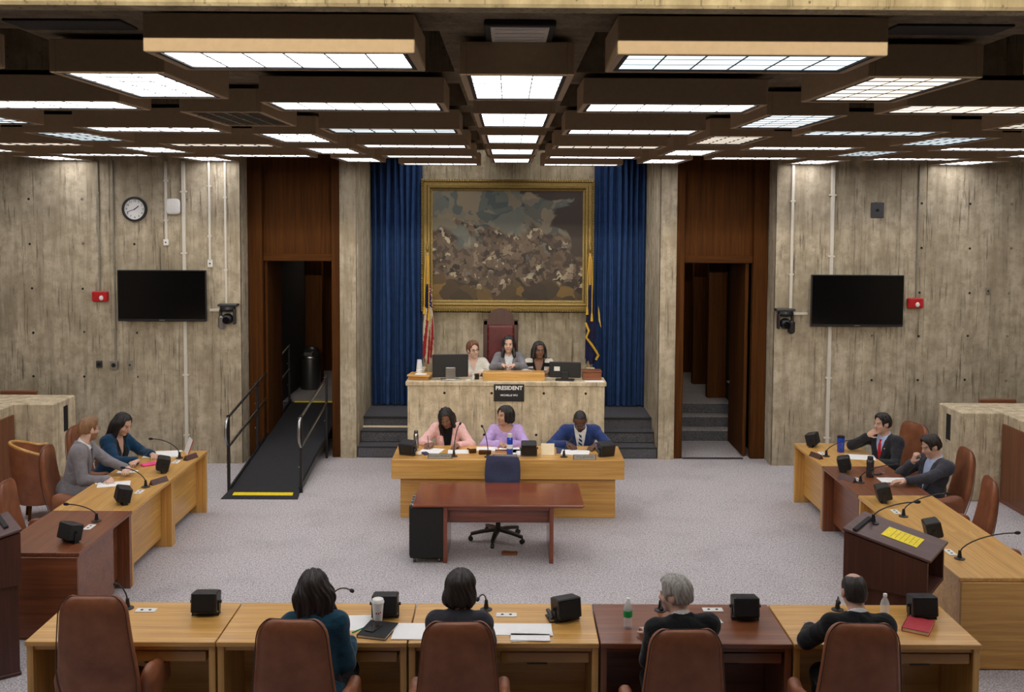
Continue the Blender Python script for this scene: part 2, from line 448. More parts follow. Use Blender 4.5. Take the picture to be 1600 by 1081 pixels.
# open door leaf of the right-hand doorway
lf = MB().box(3.575, 3.625, 15.14, 16.16, .012, 2.94, .004).build('leaf', M['dkZ'], d2)
MB().cyl((3.57, 16.05, 1.0), (3.52, 16.05, 1.0), .012).cyl((3.525, 16.05, 1.0), (3.525, 15.93, 1.0), .01).build('handle', M['steel'], lf)
MB().box(2.64, 3.55, 14.97, 15.03, 0.0, .012).build('threshold', M['gunmetal'], d2)
lf = MB().box(-3.66, -3.62, 15.14, 16.1, .06, 2.94, .004).build('leaf', M['dkZ'], d1)
for s in (-1, 1):   # dim fill lamps with housings, added out of view to brighten the corridors
    ld = bpy.data.lights.new('corridor_fill_light', 'AREA'); ld.energy = 2; ld.size = .5; ld.color = (1, .85, .7)
    lo = bpy.data.objects.new('corridor_fill_light', ld); link(lo); lo.location = (s*3.05, 18.6, 3.27)
    hb = MB().box(-.27, .27, -.27, .27, .006, .028, .004).build('fill_lamp_housing', M['white'], loc=(s*3.05, 18.6, 3.27)); tag(hb, 'added housing of the fill lamp on the %s corridor ceiling' % ('left' if s < 0 else 'right'), 'lamp')
    tag(lo, 'added dim fill light in the %s corridor' % ('left' if s < 0 else 'right'), 'lamp')
# low concrete parapets with wood facing, both sides
def parapet(sgn, n, yf, xi, xo):
    X = lambda x: sgn*x
    mb = MB(); fl = 1 if sgn > 0 else -1
    a, b = sorted((X(xi), X(9.0))); mb.box(a, b, yf, yf+.68, 0, 1.15, .012)
    a, b = sorted((X(xo), X(xo+.62))); mb.box(a, b, 3.0, yf-.001, 0, 1.15, .012)
    p = tag(mb.build('wall_parapet_%s' % ('left' if sgn < 0 else 'right'), M['concrete_dais']), kind='structure')
    a, b = sorted((X(xo-.03), X(xo)))
    MB().box(a, b, 3.2, yf-.05, .06, 1.02, .004).build('wood_panel', M['mahZ'], p)
    MB().box(a, b, 3.2, yf-.05, .0, .06, .004).build('skirting', M['mahY'], p)
    a, b = sorted((X(xi-.006), X(xi+.01)))
    MB().box(a, b, yf+.30, yf+.42, .72, 1.06).build('vent_slot', M['blackmat'], p)
    o = MB().box(min(X(xo+.05), X(xo+.55)), max(X(xo+.05), X(xo+.55)), yf+.74, yf+.80, .0, 1.19, .01).build('wooden_bench_back', M['mahX'])
    tag(o, 'brown bench back just showing over the %s concrete parapet' % ('left' if sgn < 0 else 'right'), 'bench')
parapet(-1, 1, 13.12, 5.96, 6.48)
parapet(1, 2, 12.82, 5.84, 6.38)

# ------------------------------------------------------------------ ceiling light boxes
ORD = ['first', 'second', 'third', 'fourth', 'fifth', 'sixth', 'seventh', 'eighth']
def colname(i, typ):
    if typ == 'B':
        if i == 0: return 'in the centre column'
        return '%s column %s of centre' % (ORD[abs(i)-1], 'left' if i < 0 else 'right')
    k = -i if i < 0 else i+1
    return '%s column %s of centre' % (ORD[k-1], 'left' if i < 0 else 'right')
def lens_layout(L, Wd, nx, ny):
    return [(-L/2+L*(i+.5)/nx, -Wd/2+Wd*(j+.5)/ny) for i in range(nx) for j in range(ny)]
AL, AW = 1.11, .50
def housing_mesh():
    mb = MB(); h = .17; t = .045
    # four sides and a top; the lens sits recessed between them
    mb.box(-AL/2-t, AL/2+t, -AW/2-t, -AW/2-.008, 0, h, .004); mb.box(-AL/2-t, AL/2+t, AW/2+.008, AW/2+t, 0, h, .004)
    mb.box(-AL/2-t, -AL/2-.008, -AW/2-.01, AW/2+.01, 0, h, .004); mb.box(AL/2+.008, AL/2+t, -AW/2-.01, AW/2+.01, 0, h, .004)
    mb.box(-AL/2-t+.004, AL/2+t-.004, -AW/2-t+.004, AW/2+t-.004, h-.012, h-.001)
    return mb.mesh('housing', M['box'])
HM = housing_mesh()
hanger = MB().box(-.1, .1, -.1, .1, .168, .215, 0).mesh('hanger', M['boxdk'])
pw, pd = AL/6-.004, AW/3-.004
PANE = {k: MB().box(-pw/2, pw/2, -pd/2, pd/2, .010, .016).mesh('pane', M['pane_'+k]) for k in 'wcy'}
DIFF = {k: MB().box(-AL/2+.004, AL/2-.004, -AW/2+.004, AW/2-.004, .012, .018).mesh('diffuser', M['pane_'+k]) for k in 'wcy'}
def bars():
    mb = MB()
    for i in range(1, 6): x = -AL/2+AL*i/6; mb.box(x-.0035, x+.0035, -AW/2, AW/2, .006, .014)
    for y in (-AW/6, AW/6): mb.box(-AL/2, AL/2, y-.003, y+.003, .008, .014)
    return mb
LINER = MB()
for s_ in (-1, 1): LINER.box(-AL/2-.006, AL/2+.006, min(s_*(AW/2-.012), s_*(AW/2+.007)), max(s_*(AW/2-.012), s_*(AW/2+.007)), .002, .02); LINER.box(min(s_*(AL/2-.012), s_*(AL/2+.007)), max(s_*(AL/2-.012), s_*(AL/2+.007)), -AW/2, AW/2, .002, .02)
LINER = LINER.mesh('liner', M['blackmat'])
BARS = bars().mesh('lens_bars', M['grid'])
LOUV = MB()
for i in range(1, 9): x = -AL/2+AL*i/9; LOUV.box(x-.006, x+.006, -AW/2, AW/2, .004, .02)
for j in range(1, 4): y = -AW/2+AW*j/4; LOUV.box(-AL/2, AL/2, y-.006, y+.006, .004, .02)
LOUV = LOUV.mesh('louver', M['conduit_grey'])
COLK = {('A', -1, 2): 'c', ('B', 2, 1): 'y', ('B', 1, 0): 'y', ('A', 1, 1): 'y', ('B', 1, 1): 'c', ('A', 1, 2): 'c', ('B', 1, 2): 'y', ('B', 2, 2): 'c',
        ('B', -2, 2): 'c', ('A', -2, 3): 'y', ('A', 0, 3): 'y', ('A', -3, 3): 'y', ('A', 0, 0): 'c', ('B', -2, 1): 'c', ('B', 2, 3): 'c'}
ZL = 4.40
def fixture(typ, i, j):
    if typ == 'A': x = -1.02+PX*(i+1); y = 4.81+PY*j; rz = 0
    else: x = .04+PX*i; y = 5.82+2.04*j; rz = math.pi/2
    vent = (typ == 'B' and i == -1 and j == 1)
    row = '%s row from the front beam' % ORD[j] if j >= 0 else '%s gallery row' % ORD[-j-1]
    lab = '%s ceiling box %s, %s, %s' % ('unlit louvred' if vent else 'lit', 'crosswise' if typ == 'A' else 'lengthwise', row, colname(i, typ))
    t = thing('ceiling_light_box', lab, 'ceiling light', (x, y, ZL), rz, 'hanging ceiling light boxes')
    inst('housing', HM, t); inst('hanger', hanger, t)
    if vent:
        inst('louver', LOUV, t); MB().box(-AL/2, AL/2, -AW/2, AW/2, .03, .036).build('backing', M['boxdk'], t); return
    k = COLK.get((typ, i, j), 'w')
    near = j in (0, 1) and abs(x) < 3.2
    if near:
        for (px, py) in lens_layout(AL, AW, 6, 3): inst('pane', PANE[k], t, (px, py, 0))
        MB().box(-AL/2, AL/2, -AW/2, AW/2, .03, .036).build('backing', M['grid'], t)
    else: inst('diffuser', DIFF[k], t)
    inst('lens_bars', BARS, t); inst('liner', LINER, t)
for j in range(0, 5):
    for i in range(-4, 4):
        fixture('A', i, j)
    for i in range(-3, 4):
        fixture('B', i, j)
fixture('A', -1, 5); fixture('A', 0, 5)
# recessed plates at the beam crossings near the front
o = thing('air_diffuser', 'white square air diffuser in the ceiling beam at top centre', 'vent', (.05, 5.02, 4.6))
MB().box(-.17, .17, -.24, .24, -.03, .0, .006).build('frame', M['boxdk'], o)
MB().box(-.14, .14, -.2, .2, -.034, -.006, .004).build('face_plate', M['conduit'], o)
for k in range(4): MB().box(-.12, .12, -.16+k*.1, -.15+k*.1, -.038, -.03).build('slat', M['white'], o)
for s, nm in ((-1, 'left'), (1, 'right')):
    tag(MB().box(-.28, .28, -.12, .12, -.012, .0, .004).build('recessed_plate', M['boxdk'], loc=(s*2.12, 4.95, 4.6)), 'dark recessed ceiling plate above the %s front light box' % nm, 'ceiling plate')
tag(MB().box(-2.0, 2.0, -.14, .14, 0, .05, .006).build('added_washer_housing', M['box'], loc=(0, 15.74, 4.945)), 'added long housing of the assumed washer lamp high in the alcove', 'lamp')  # unseen housing, added to give the assumed washer lamp a fixture
tag(MB().box(-4.0, 4.0, -.08, -.01, -.05, .05, .006).build('added_track_housing', M['box'], loc=(0, -1.2, 4.93)), 'added long housing of the assumed track light behind the viewer', 'lamp')  # out-of-view housing added behind the assumed gallery lamp

# ------------------------------------------------------------------ smooth solids (distance fields -> surface nets)
def _smin(a, b, k):
    if k <= 0: return np.minimum(a, b)
    h = np.clip(.5+.5*(b-a)/k, 0, 1)
    return b*(1-h)+a*h-k*h*(1-h)
class SDF:
    def __init__(s): s.p = []
    def _put(s, fn, lo, hi, k, sub): s.p.append((fn, np.array(lo, float), np.array(hi, float), k, sub)); return s
    def cone(s, a, b, ra, rb=None, k=.02, sub=False):
        a = np.array(a, float); b = np.array(b, float); rb = ra if rb is None else rb
        ab = b-a; L2 = max(float(ab@ab), 1e-9); m = max(ra, rb)
        def fn(X, Y, Z):
            px, py, pz = X-a[0], Y-a[1], Z-a[2]
            t = np.clip((px*ab[0]+py*ab[1]+pz*ab[2])/L2, 0, 1)
            return np.sqrt((px-t*ab[0])**2+(py-t*ab[1])**2+(pz-t*ab[2])**2)-(ra+(rb-ra)*t)
        return s._put(fn, np.minimum(a, b)-m, np.maximum(a, b)+m, k, sub)
    def ell(s, c, r, Rm=None, k=.02, sub=False):
        c = np.array(c, float); r = np.array(r, float); Rm = np.eye(3) if Rm is None else np.array(Rm)
        ext = np.sqrt(((Rm*r)**2).sum(1)); rmin = float(r.min())
        def fn(X, Y, Z):
            d = [X-c[0], Y-c[1], Z-c[2]]
            q = [(Rm[0, i]*d[0]+Rm[1, i]*d[1]+Rm[2, i]*d[2]) for i in range(3)]
            k0 = np.sqrt(sum((q[i]/r[i])**2 for i in range(3))); k1 = np.sqrt(sum((q[i]/r[i]**2)**2 for i in range(3)))
            return np.where(k1 > 1e-6, k0*(k0-1)/np.maximum(k1, 1e-6), -rmin)
        return s._put(fn, c-ext, c+ext, k, sub)
    def box(s, c, h, rnd=.01, Rm=None, k=.01, sub=False):
        c = np.array(c, float); h = np.array(h, float); Rm = np.eye(3) if Rm is None else np.array(Rm)
        ext = np.abs(Rm)@h+rnd
        def fn(X, Y, Z):
            d = [X-c[0], Y-c[1], Z-c[2]]
            q = [np.abs(Rm[0, i]*d[0]+Rm[1, i]*d[1]+Rm[2, i]*d[2])-(h[i]-rnd) for i in range(3)]
            o = np.sqrt(sum(np.maximum(w, 0)**2 for w in q))
            return o+np.minimum(np.maximum(np.maximum(q[0], q[1]), q[2]), 0)-rnd
        return s._put(fn, c-ext, c+ext, k, sub)
    def fn(s, f, lo, hi, k=.01, sub=False): return s._put(f, lo, hi, k, sub)
    def grid(s, h):
        lo = np.min([p[1] for p in s.p if not p[4]], 0)-4*h; hi = np.max([p[2] for p in s.p if not p[4]], 0)+4*h
        n = np.ceil((hi-lo)/h).astype(int)+1
        D = np.full(n, .5, np.float32)
        ax = [(lo[i]+h*np.arange(n[i])).astype(np.float32) for i in range(3)]
        for fn, a, b, k, sub in s.p:
            m = k+3*h
            i0 = np.clip(np.floor((a-m-lo)/h).astype(int), 0, n); i1 = np.clip(np.ceil((b+m-lo)/h).astype(int)+1, 0, n)
            if np.any(i1 <= i0): continue
            sl = tuple(slice(i0[i], i1[i]) for i in range(3))
            X = ax[0][sl[0]][:, None, None]; Y = ax[1][sl[1]][None, :, None]; Z = ax[2][sl[2]][None, None, :]
            d = fn(X, Y, Z)
            D[sl] = -_smin(-D[sl], d, k) if sub else _smin(D[sl], d, k)
        return D, lo
    def at(s, P):
        P = np.asarray(P, float); d = np.full(len(P), .5)
        for fn, a, b, k, sub in s.p:
            e = fn(P[:, 0], P[:, 1], P[:, 2]); d = -_smin(-d, e, k) if sub else _smin(d, e, k)
        return d
    def net(s, h):
        D, lo = s.grid(h); return surface_net(D, lo, h)
def surface_net(D, lo, h):
    Sg = D < 0; n = D.shape
    acc = np.zeros((n[0]-1, n[1]-1, n[2]-1), np.int8)
    for o in np.ndindex(2, 2, 2): acc += Sg[o[0]:n[0]-1+o[0], o[1]:n[1]-1+o[1], o[2]:n[2]-1+o[2]]
    cells = np.argwhere((acc > 0) & (acc < 8)); idx = np.full(acc.shape, -1, np.int32); idx[tuple(cells.T)] = np.arange(len(cells))
    pos = np.zeros((len(cells), 3)); cnt = np.zeros(len(cells))
    for ax in range(3):
        o2 = [i for i in range(3) if i != ax]
        for u in (0, 1):
            for v in (0, 1):
                a = np.zeros(3, int); a[o2[0]] = u; a[o2[1]] = v; b = a.copy(); b[ax] = 1
                d1 = D[tuple((cells+a).T)]; d2 = D[tuple((cells+b).T)]; cr = (d1 < 0) != (d2 < 0)
                t = np.where(cr, d1/np.where(cr, d1-d2, 1), 0)
                p = a[None, :]+t[:, None]*(b-a)[None, :]
                pos += p*cr[:, None]; cnt += cr
    V = lo+h*(cells+pos/np.maximum(cnt, 1)[:, None]); F = []
    for ax in range(3):
        u, v = (ax+1) % 3, (ax+2) % 3
        sl1 = [slice(None)]*3; sl2 = [slice(None)]*3; sl1[ax] = slice(0, -1); sl2[ax] = slice(1, None)
        cr = Sg[tuple(sl1)] != Sg[tuple(sl2)]
        e = np.argwhere(cr); e = e[(e[:, u] > 0) & (e[:, v] > 0) & (e[:, u] < n[u]-1) & (e[:, v] < n[v]-1)]
        def g(du, dv):
            c = e.copy(); c[:, u] += du; c[:, v] += dv; return idx[tuple(c.T)]
        q = np.stack([g(-1, -1), g(0, -1), g(0, 0), g(-1, 0)], 1)
        ins = Sg[tuple(e.T)]; q[~ins] = q[~ins][:, ::-1]
        F.append(q)
    F = np.concatenate(F); F = F[(F >= 0).all(1)]
    return V, F
def vnormals(V, F):
    a = V[F[:, 2]]-V[F[:, 0]]; b = V[F[:, 3]]-V[F[:, 1]]; fn = np.cross(a, b)
    N = np.zeros_like(V)
    for i in range(4): np.add.at(N, F[:, i], fn)
    return N/np.maximum(np.linalg.norm(N, axis=1), 1e-9)[:, None]
def np_obj(name, V, F, mat, parent=None, tint=None):
    me = bpy.data.meshes.new(name)
    me.vertices.add(len(V)); me.vertices.foreach_set('co', np.asarray(V, np.float32).ravel())
    me.loops.add(F.size); me.loops.foreach_set('vertex_index', F.ravel().astype(np.int32))
    me.polygons.add(len(F)); me.polygons.foreach_set('loop_start', np.arange(0, F.size, 4, dtype=np.int32))
    me.polygons.foreach_set('use_smooth', np.ones(len(F), bool))
    me.materials.append(mat); me.update(calc_edges=True); me.validate()
    if tint is not None:
        at = me.attributes.new('tint', 'FLOAT_COLOR', 'POINT'); at.data.foreach_set('color', np.asarray(tint, np.float32).ravel())
    return link(bpy.data.objects.new(name, me), parent)
def wrinkle(P, seed, f=11.0):
    r = np.random.RandomState(seed); out = np.zeros(len(P))
    for i in range(5):
        k = r.normal(size=3); k /= np.linalg.norm(k); k2 = r.normal(size=3); k2 /= np.linalg.norm(k2)
        fr = f*(1+i*.55)
        out += np.sin(fr*(P@k)*2+1.9*np.sin(fr*.8*(P@k2)+r.uniform(0, 6))+r.uniform(0, 6))/(1+i*.5)
    return out/2.6

# ------------------------------------------------------------------ people
def rotx(a): c, s = math.cos(a), math.sin(a); return np.array([[1, 0, 0], [0, c, -s], [0, s, c]])
def roty(a): c, s = math.cos(a), math.sin(a); return np.array([[c, 0, s], [0, 1, 0], [-s, 0, c]])
def rotz(a): c, s = math.cos(a), math.sin(a); return np.array([[c, -s, 0], [s, c, 0], [0, 0, 1]])
def nrm(v): v = np.array(v, float); return v/max(np.linalg.norm(v), 1e-9)

def hand_prims(sd, W_, d, n, side, curl, sc=1.0):
    """palm and five fingers from wrist W_, pointing d, palm facing n; side = thumb direction"""
    d = nrm(d); n = nrm(n-d*np.dot(n, d)); t = nrm(np.cross(d, n))*side
    Rm = np.stack([t, d, n], 1)
    sd.cone(W_-d*.02, W_+d*.03, .025*sc, .024*sc, k=.015)
    sd.box(W_+d*.052*sc, np.array([.038, .043, .0135])*sc, .012*sc, Rm, k=.012)
    for i, (off, ln) in enumerate(((.030, .070), (.010, .080), (-.010, .074), (-.029, .058))):
        c1 = curl*(.55+.08*i); c2 = curl*(1.0+.05*i)
        b = W_+d*.09*sc+t*off*sc
        d1 = d*math.cos(c1)+n*math.sin(c1)+t*off*1.8; d1 = nrm(d1)
        d2 = nrm(d*math.cos(c1+c2)+n*math.sin(c1+c2))
        m = b+d1*ln*.52*sc; e = m+d2*ln*.5*sc
        sd.cone(b, m, .0092*sc, .0085*sc, k=.004); sd.cone(m, e, .0085*sc, .007*sc, k=.003)
    b = W_+d*.028*sc+t*.03*sc; d1 = nrm(d*.62+t*.75+n*.25*curl); m = b+d1*.036*sc; e = m+nrm(d*.9+t*.25+n*.45*curl)*.034*sc
    sd.cone(b, m, .0125*sc, .0105*sc, k=.008); sd.cone(m, e, .0105*sc, .008*sc, k=.004)

def person(label, loc, face, cfg):
    """seated figure; local frame faces +Y, X to the figure's right; loc = floor point under the pelvis"""
    c = dict(seat=.47, lean=8, twist=0, roll=0, head=(0, 0, 0), fem=False, sc=1.0, h=.0062, curl=(.5, .5), sleeve=1.0,
             knee=.44, neck=1.05, glasses=False, tie=None, lapel=False, shirt=None, vneck=None, beard=None, foot=None, drop=0.0)
    c.update(cfg); sc = c['sc']
    root = thing('person', label, 'person', loc, face)
    fem = c['fem']
    P0 = np.array([0, 0, c['seat']+.105*sc])
    RT = rotz(R(c['twist']))@roty(R(c['roll']))@rotx(-R(c['lean']))
    T = lambda x, y, z: P0+RT@(np.array([x, y, z])*sc)
    N0 = T(0, -.005, .50)
    RH = rotz(R(c['twist']+c['head'][0]))@rotx(-R(c['head'][1]))@roty(R(c['head'][2]))
    HC = N0+RT@np.array([0, .02, .03])*sc+RH@np.array([0, .022, .108])*sc
    Hd = lambda x, y, z: HC+RH@(np.array([x, y, z])*sc)
    sw = .155 if fem else .184
    # arms
    arms = {}
    for key, sx in (('R', 1), ('L', -1)):
        Sh = T(sx*sw, -.005, .428)
        w, fd, pn, pole = [np.array(v, float) for v in c['hand'+key]]
        w = Hd(*w) if c.get('touch') == key else rotz(-face)@(w-np.array(loc, float))   # wrist in room coordinates, or on the face
        L1, L2 = .285*sc, .255*sc
        dv = w-Sh; dist = np.linalg.norm(dv)
        if dist > (L1+L2)*.985: w = Sh+dv/dist*(L1+L2)*.985; dv = w-Sh; dist = np.linalg.norm(dv)
        u = dv/dist; a = (L1*L1-L2*L2+dist*dist)/(2*dist); hh = math.sqrt(max(L1*L1-a*a, 1e-6))
        pl = nrm(pole-u*np.dot(pole, u)); E = Sh+u*a+pl*hh
        arms[key] = (Sh, E, w, nrm(fd), nrm(pn))
    hipz = -.03
    legs = {}
    for key, sx in (('R', 1), ('L', -1)):
        hp = P0+np.array([sx*.09, .02, hipz])*sc; kn = np.array([sx*.13*sc, c['knee']*sc, P0[2]-.07])
        an = np.array([sx*.12*sc, c['knee']*sc-.03, c.get('floor', 0.0)+.085]); legs[key] = (hp, kn, an)
    def torso(sd, g, kk=.055):
        sd.ell(T(0, -.005, -.01), np.array([.165, .125, .115])*sc+g, RT, k=kk)
        sd.ell(T(0, .012, .15), np.array([.138 if fem else .150, .108, .16])*sc+g, RT, k=kk)
        sd.ell(T(0, 0, .325), np.array([.148 if fem else .168, .108, .165])*sc+g, RT, k=kk)
        sd.cone(T(-sw*.86, -.012, .425), T(sw*.86, -.012, .425), .062*sc+g, k=kk)
        sd.cone(T(0, -.02, .43), T(0, -.008, .50), .062*sc+g*.5, .05*sc+g*.3, k=.05)
        if fem:
            for sx in (1, -1): sd.ell(T(sx*.07, .085, .29), np.array([.06, .055, .06])*sc+g, RT, k=.05)
        if c.get('belly'): sd.ell(T(0, .05, .12), np.array([.15, .12, .14])*sc+g, RT, k=.06)
    # ---- body
    b = SDF(); torso(b, 0.0)
    b.cone(T(0, -.01, .46), Hd(0, -.022, -.06), .054*sc*c['neck'], .05*sc*c['neck'], k=.03)
    b.ell(Hd(0, -.012, .032), np.array([.074, .094, .086])*sc, RH, k=.02)
    b.ell(Hd(0, .018, -.035), np.array([.060, .074, .080])*sc, RH, k=.03)
    b.ell(Hd(0, .062, -.094), np.array([.026, .024, .020])*sc, RH, k=.025)
    for sx in (1, -1):
        b.ell(Hd(sx*.036, .062, -.028), np.array([.022, .02, .02])*sc, RH, k=.02)
        b.ell(Hd(sx*.031, .092, .006), np.array([.017, .013, .011])*sc, RH, k=.008, sub=True)
        b.ell(Hd(sx*.031, .076, .005), np.array([.0125, .0125, .0115])*sc, RH, k=.003)
        b.ell(Hd(sx*.076, -.008, -.006), np.array([.010, .021, .032])*sc, RH@rotx(.15), k=.008)
        b.ell(Hd(sx*.026, .084, .024), np.array([.024, .010, .007])*sc, RH, k=.012)
    b.cone(Hd(0, .086, .012), Hd(0, .106, -.022), .008*sc, .0125*sc, k=.010)
    b.ell(Hd(0, .104, -.026), np.array([.019, .011, .009])*sc, RH, k=.008)
    b.ell(Hd(0, .086, -.054), np.array([.023, .010, .006])*sc, RH, k=.006)
    b.ell(Hd(0, .084, -.065), np.array([.020, .010, .007])*sc, RH, k=.006)
    for i, key in enumerate('RL'):
        Sh, E, w, fd, pn = arms[key]
        b.cone(Sh, E, .048*sc, .040*sc, k=.04); b.cone(E, w, .040*sc, .026*sc, k=.02)
        hand_prims(b, w, fd, pn, -1 if key == 'R' else 1, c['curl'][i], sc*(.92 if fem else 1))
        hp, kn, an = legs[key]
        b.cone(hp, kn, .080*sc, .056*sc, k=.05); b.cone(kn, an, .054*sc, .036*sc, k=.03)
        b.cone(an+np.array([0, -.03, -.04]), an+np.array([0, .14, -.05]), .035, .03, k=.03)
    V, F = b.net(c['h'])
    # skin tint: brows, eyes, lips
    q = ((V-HC)@RH)/sc
    tint = np.tile(np.array(c['skin']), (len(V), 1))
    sk = np.array(c['skin'])
    def blend(mask, col, amt=1.0):
        m = (np.clip(mask, 0, 1)*amt)[:, None]; tint[:] = tint*(1-m)+np.array(col)*m
    front = q[:, 1] > .05
    lip = np.exp(-((q[:, 0]/.021)**4+((q[:, 2]+.059)/.0095)**4))*front
    blend(lip, (sk[0]*.80, sk[1]*.50, sk[2]*.50, 1), .8)
    for sx in (1, -1):
        br = np.exp(-(((q[:, 0]-sx*.031)/.020)**4+((q[:, 2]-.027)/.006)**2))*front
        blend(br, np.array(c['haircol']), .85)
        ew = np.exp(-(((q[:, 0]-sx*.031)/.013)**4+((q[:, 2]-.005)/.0065)**4))*front
        blend(ew, (.55, .52, .5, 1), .7)
        ir = np.exp(-(((q[:, 0]-sx*.031)/.0065)**4+((q[:, 2]-.005)/.0075)**4))*front
        blend(ir, (.02, .015, .01, 1), .95)
        lid = np.exp(-(((q[:, 0]-sx*.031)/.016)**4+((q[:, 2]-.0125)/.003)**2))*front
        blend(lid, (sk[0]*.3, sk[1]*.25, sk[2]*.25, 1), .8)
        ck = np.exp(-(((q[:, 0]-sx*.04)/.022)**2+((q[:, 2]+.03)/.02)**2))*front
        blend(ck, (sk[0]*1.02, sk[1]*.8, sk[2]*.78, 1), .35)
    if c['beard']:
        bd = (np.clip((-.030-q[:, 2])/.012, 0, 1))*(q[:, 1] > -.01)*(q[:, 2] > -.13)*(np.exp(-((q[:, 0]/.018)**4+((q[:, 2]+.06)/.008)**4)) < .5)
        blend(bd.astype(float), np.array(c['beard'][0]), c['beard'][1])
    np_obj('body', V, F, M['skin'], root, tint)
    # ---- trousers or skirt, shoes
    t = SDF(); g = .014
    t.ell(T(0, -.005, -.01), np.array([.165, .125, .115])*sc+g, RT, k=.05)
    t.ell(T(0, .008, .08), np.array([.145, .108, .10])*sc+g, RT, k=.05)
    for key in 'RL':
        hp, kn, an = legs[key]
        t.cone(hp, kn, .082*sc+g, .06*sc+g, k=.05); t.cone(kn, an, .058*sc+g, .045*sc+g, k=.03)
    V, F = t.net(.012); V += vnormals(V, F)*(wrinkle(V, 3)*.004)[:, None]
    np_obj('trousers', V, F, c['bottom'], root)
    for key in 'RL':
        an = legs[key][2]; z0 = c.get('floor', 0.0)
        s_ = SDF(); s_.ell((an[0], an[1]+.05, z0+.04), (.045, .135, .038), k=.02); s_.cone((an[0], an[1]-.03, z0+.05), (an[0], an[1]-.02, z0+.1), .042, .04, k=.03)
        V, F = s_.net(.011); V[:, 2] = np.maximum(V[:, 2], z0+.003)
        np_obj('shoe', V, F, M['blackmat'], root)
    # ---- upper garments
    TI = lambda X, Y, Z: [(RT[0, i]*(X-P0[0])+RT[1, i]*(Y-P0[1])+RT[2, i]*(Z-P0[2]))/sc for i in range(3)]
    big = (T(0, 0, .3)-.5, T(0, 0, .3)+.5)
    def opening(zb, zt, wt, ymin=.0, wb=0.0):
        def f(X, Y, Z):
            x, y, z = TI(X, Y, Z)
            w = wb+(wt-wb)*np.clip((z-zb)/(zt-zb), 0, 1.4)
            return np.maximum(np.maximum(np.maximum((np.abs(x)-w)*.9, ymin-y), zb-z), y-.20)*sc
        return f
    def neck_cut(sd, r=.062, up=.455):
        sd.cone(T(0, .0, up), T(0, .015, up+.16), r*sc, (r+.01)*sc, k=.012, sub=True)
    def garment(name, gap, mat, sleeves, hem, cut, cuff=0.0, amp=.0045, vox=.0085, extra=None, post=None):
        sd = SDF(); torso(sd, gap)
        if hem: sd.ell(T(0, .0, -.03), np.array([.172, .13, .10])*sc+gap, RT, k=.05)
        if sleeves:
            for key in 'RL':
                Sh, E, w, fd, pn = arms[key]
                we = E+(w-E)*(sleeves if sleeves <= 1 else 1.0)-nrm(w-E)*cuff
                sd.cone(Sh, E, .050*sc+gap, .041*sc+gap, k=.045); sd.cone(E, we, .042*sc+gap, .029*sc+gap, k=.02)
        if extra: extra(sd)
        if cut: cut(sd)
        if post: post(sd)
        # cut below the hem and open the sleeves
        V, F = sd.net(vox); Nn = vnormals(V, F)
        V = V+Nn*(wrinkle(V, sum(map(ord, label)) % 1000, 12.0)*amp*1.25)[:, None]
        return np_obj(name, V, F, mat, root), sd
    def ring(sd, rad, zf, zb_, r, a0, dy=0.0):
        pts = [T(rad*math.sin(a), dy+rad*.95*math.cos(a), zf+(zb_-zf)*(1-math.cos(a))/2) for a in np.linspace(a0, 2*math.pi-a0, 15)]
        for p_, q_ in zip(pts[:-1], pts[1:]): sd.cone(p_, q_, r*sc, k=.004)
    def shirt_collar(sd):
        ring(sd, .060, .478, .536, .010, .25, .004); ring(sd, .061, .464, .520, .011, .28, .003); ring(sd, .062, .450, .504, .011, .32, .0)
        for sx in (1, -1): sd.cone(T(sx*.022, .060, .455), T(sx*.040, .085, .415), .011*sc, .006*sc, k=.008)
    def jacket_collar(sd): ring(sd, .076, .39, .492, .013, .85, -.006); ring(sd, .080, .38, .476, .015, .95, -.008)
    st = c['style']
    if st in ('suit', 'blazer'):
        o, ssd = garment('shirt', .004, c['shirt'], .93, False, lambda sd: neck_cut(sd, .058), cuff=0.0, amp=.0012, post=shirt_collar, vox=.0075)
        zb = c.get('vbot', .17); wt = c.get('vw', .066)
        def cut(sd):
            sd.fn(opening(zb, .46, wt), *big, k=.008, sub=True); neck_cut(sd, .068, .45)
        def lapel(sd):
            for sx in (1, -1):
                for f0 in np.linspace(0, 1, 18):
                    z = zb+.02+(.44-zb-.02)*f0; x = sx*(wt*(z-zb)/(.46-zb)+.020+.016*math.sin(f0*math.pi))
                    ys = np.linspace(.03, .24, 60); pts = np.array([T(x, y, z) for y in ys])
                    dd = jt.at(pts); kx = np.nonzero(dd < 0)[0][-1] if (dd < 0).any() else 25
                    sd.ell(T(x, ys[kx]+.0, z), np.array([.024+.014*math.sin(f0*math.pi), .010, .022])*sc, RT, k=.006)
            sd.cone(T(-.062, -.035, .485), T(.062, -.035, .485), .021*sc, k=.012)
            for sx in (1, -1): sd.ell(T(sx*(sw-.03), -.01, .452), np.array([.080, .062, .040])*sc, RT, k=.03)
        jt = SDF(); torso(jt, .018)
        garment('jacket', .017, c['top'], .86, True, cut, cuff=.0, amp=.0045, extra=lapel, post=jacket_collar)
        if c['tie']:
            mb = MB(); zs = np.linspace(.452, zb-.02, 12); loops = []
            for i, z in enumerate(zs):
                ys = np.linspace(.02, .24, 80); dd = ssd.at(np.array([T(0, y, z) for y in ys])); ky = ys[np.nonzero(dd < 0)[0][-1]] if (dd < 0).any() else .07
                wd = (.020 if i == 0 else .013 if i == 1 else .018+.016*i/11)
                loops.append([tuple(T(a*wd, ky+e, z)) for a, e in ((-1, .001), (0, .010 if i > 0 else .018), (1, .001), (0, -.01))])
            mb.loft(loops); mb.build('necktie', c['tie'], root, True, 60)
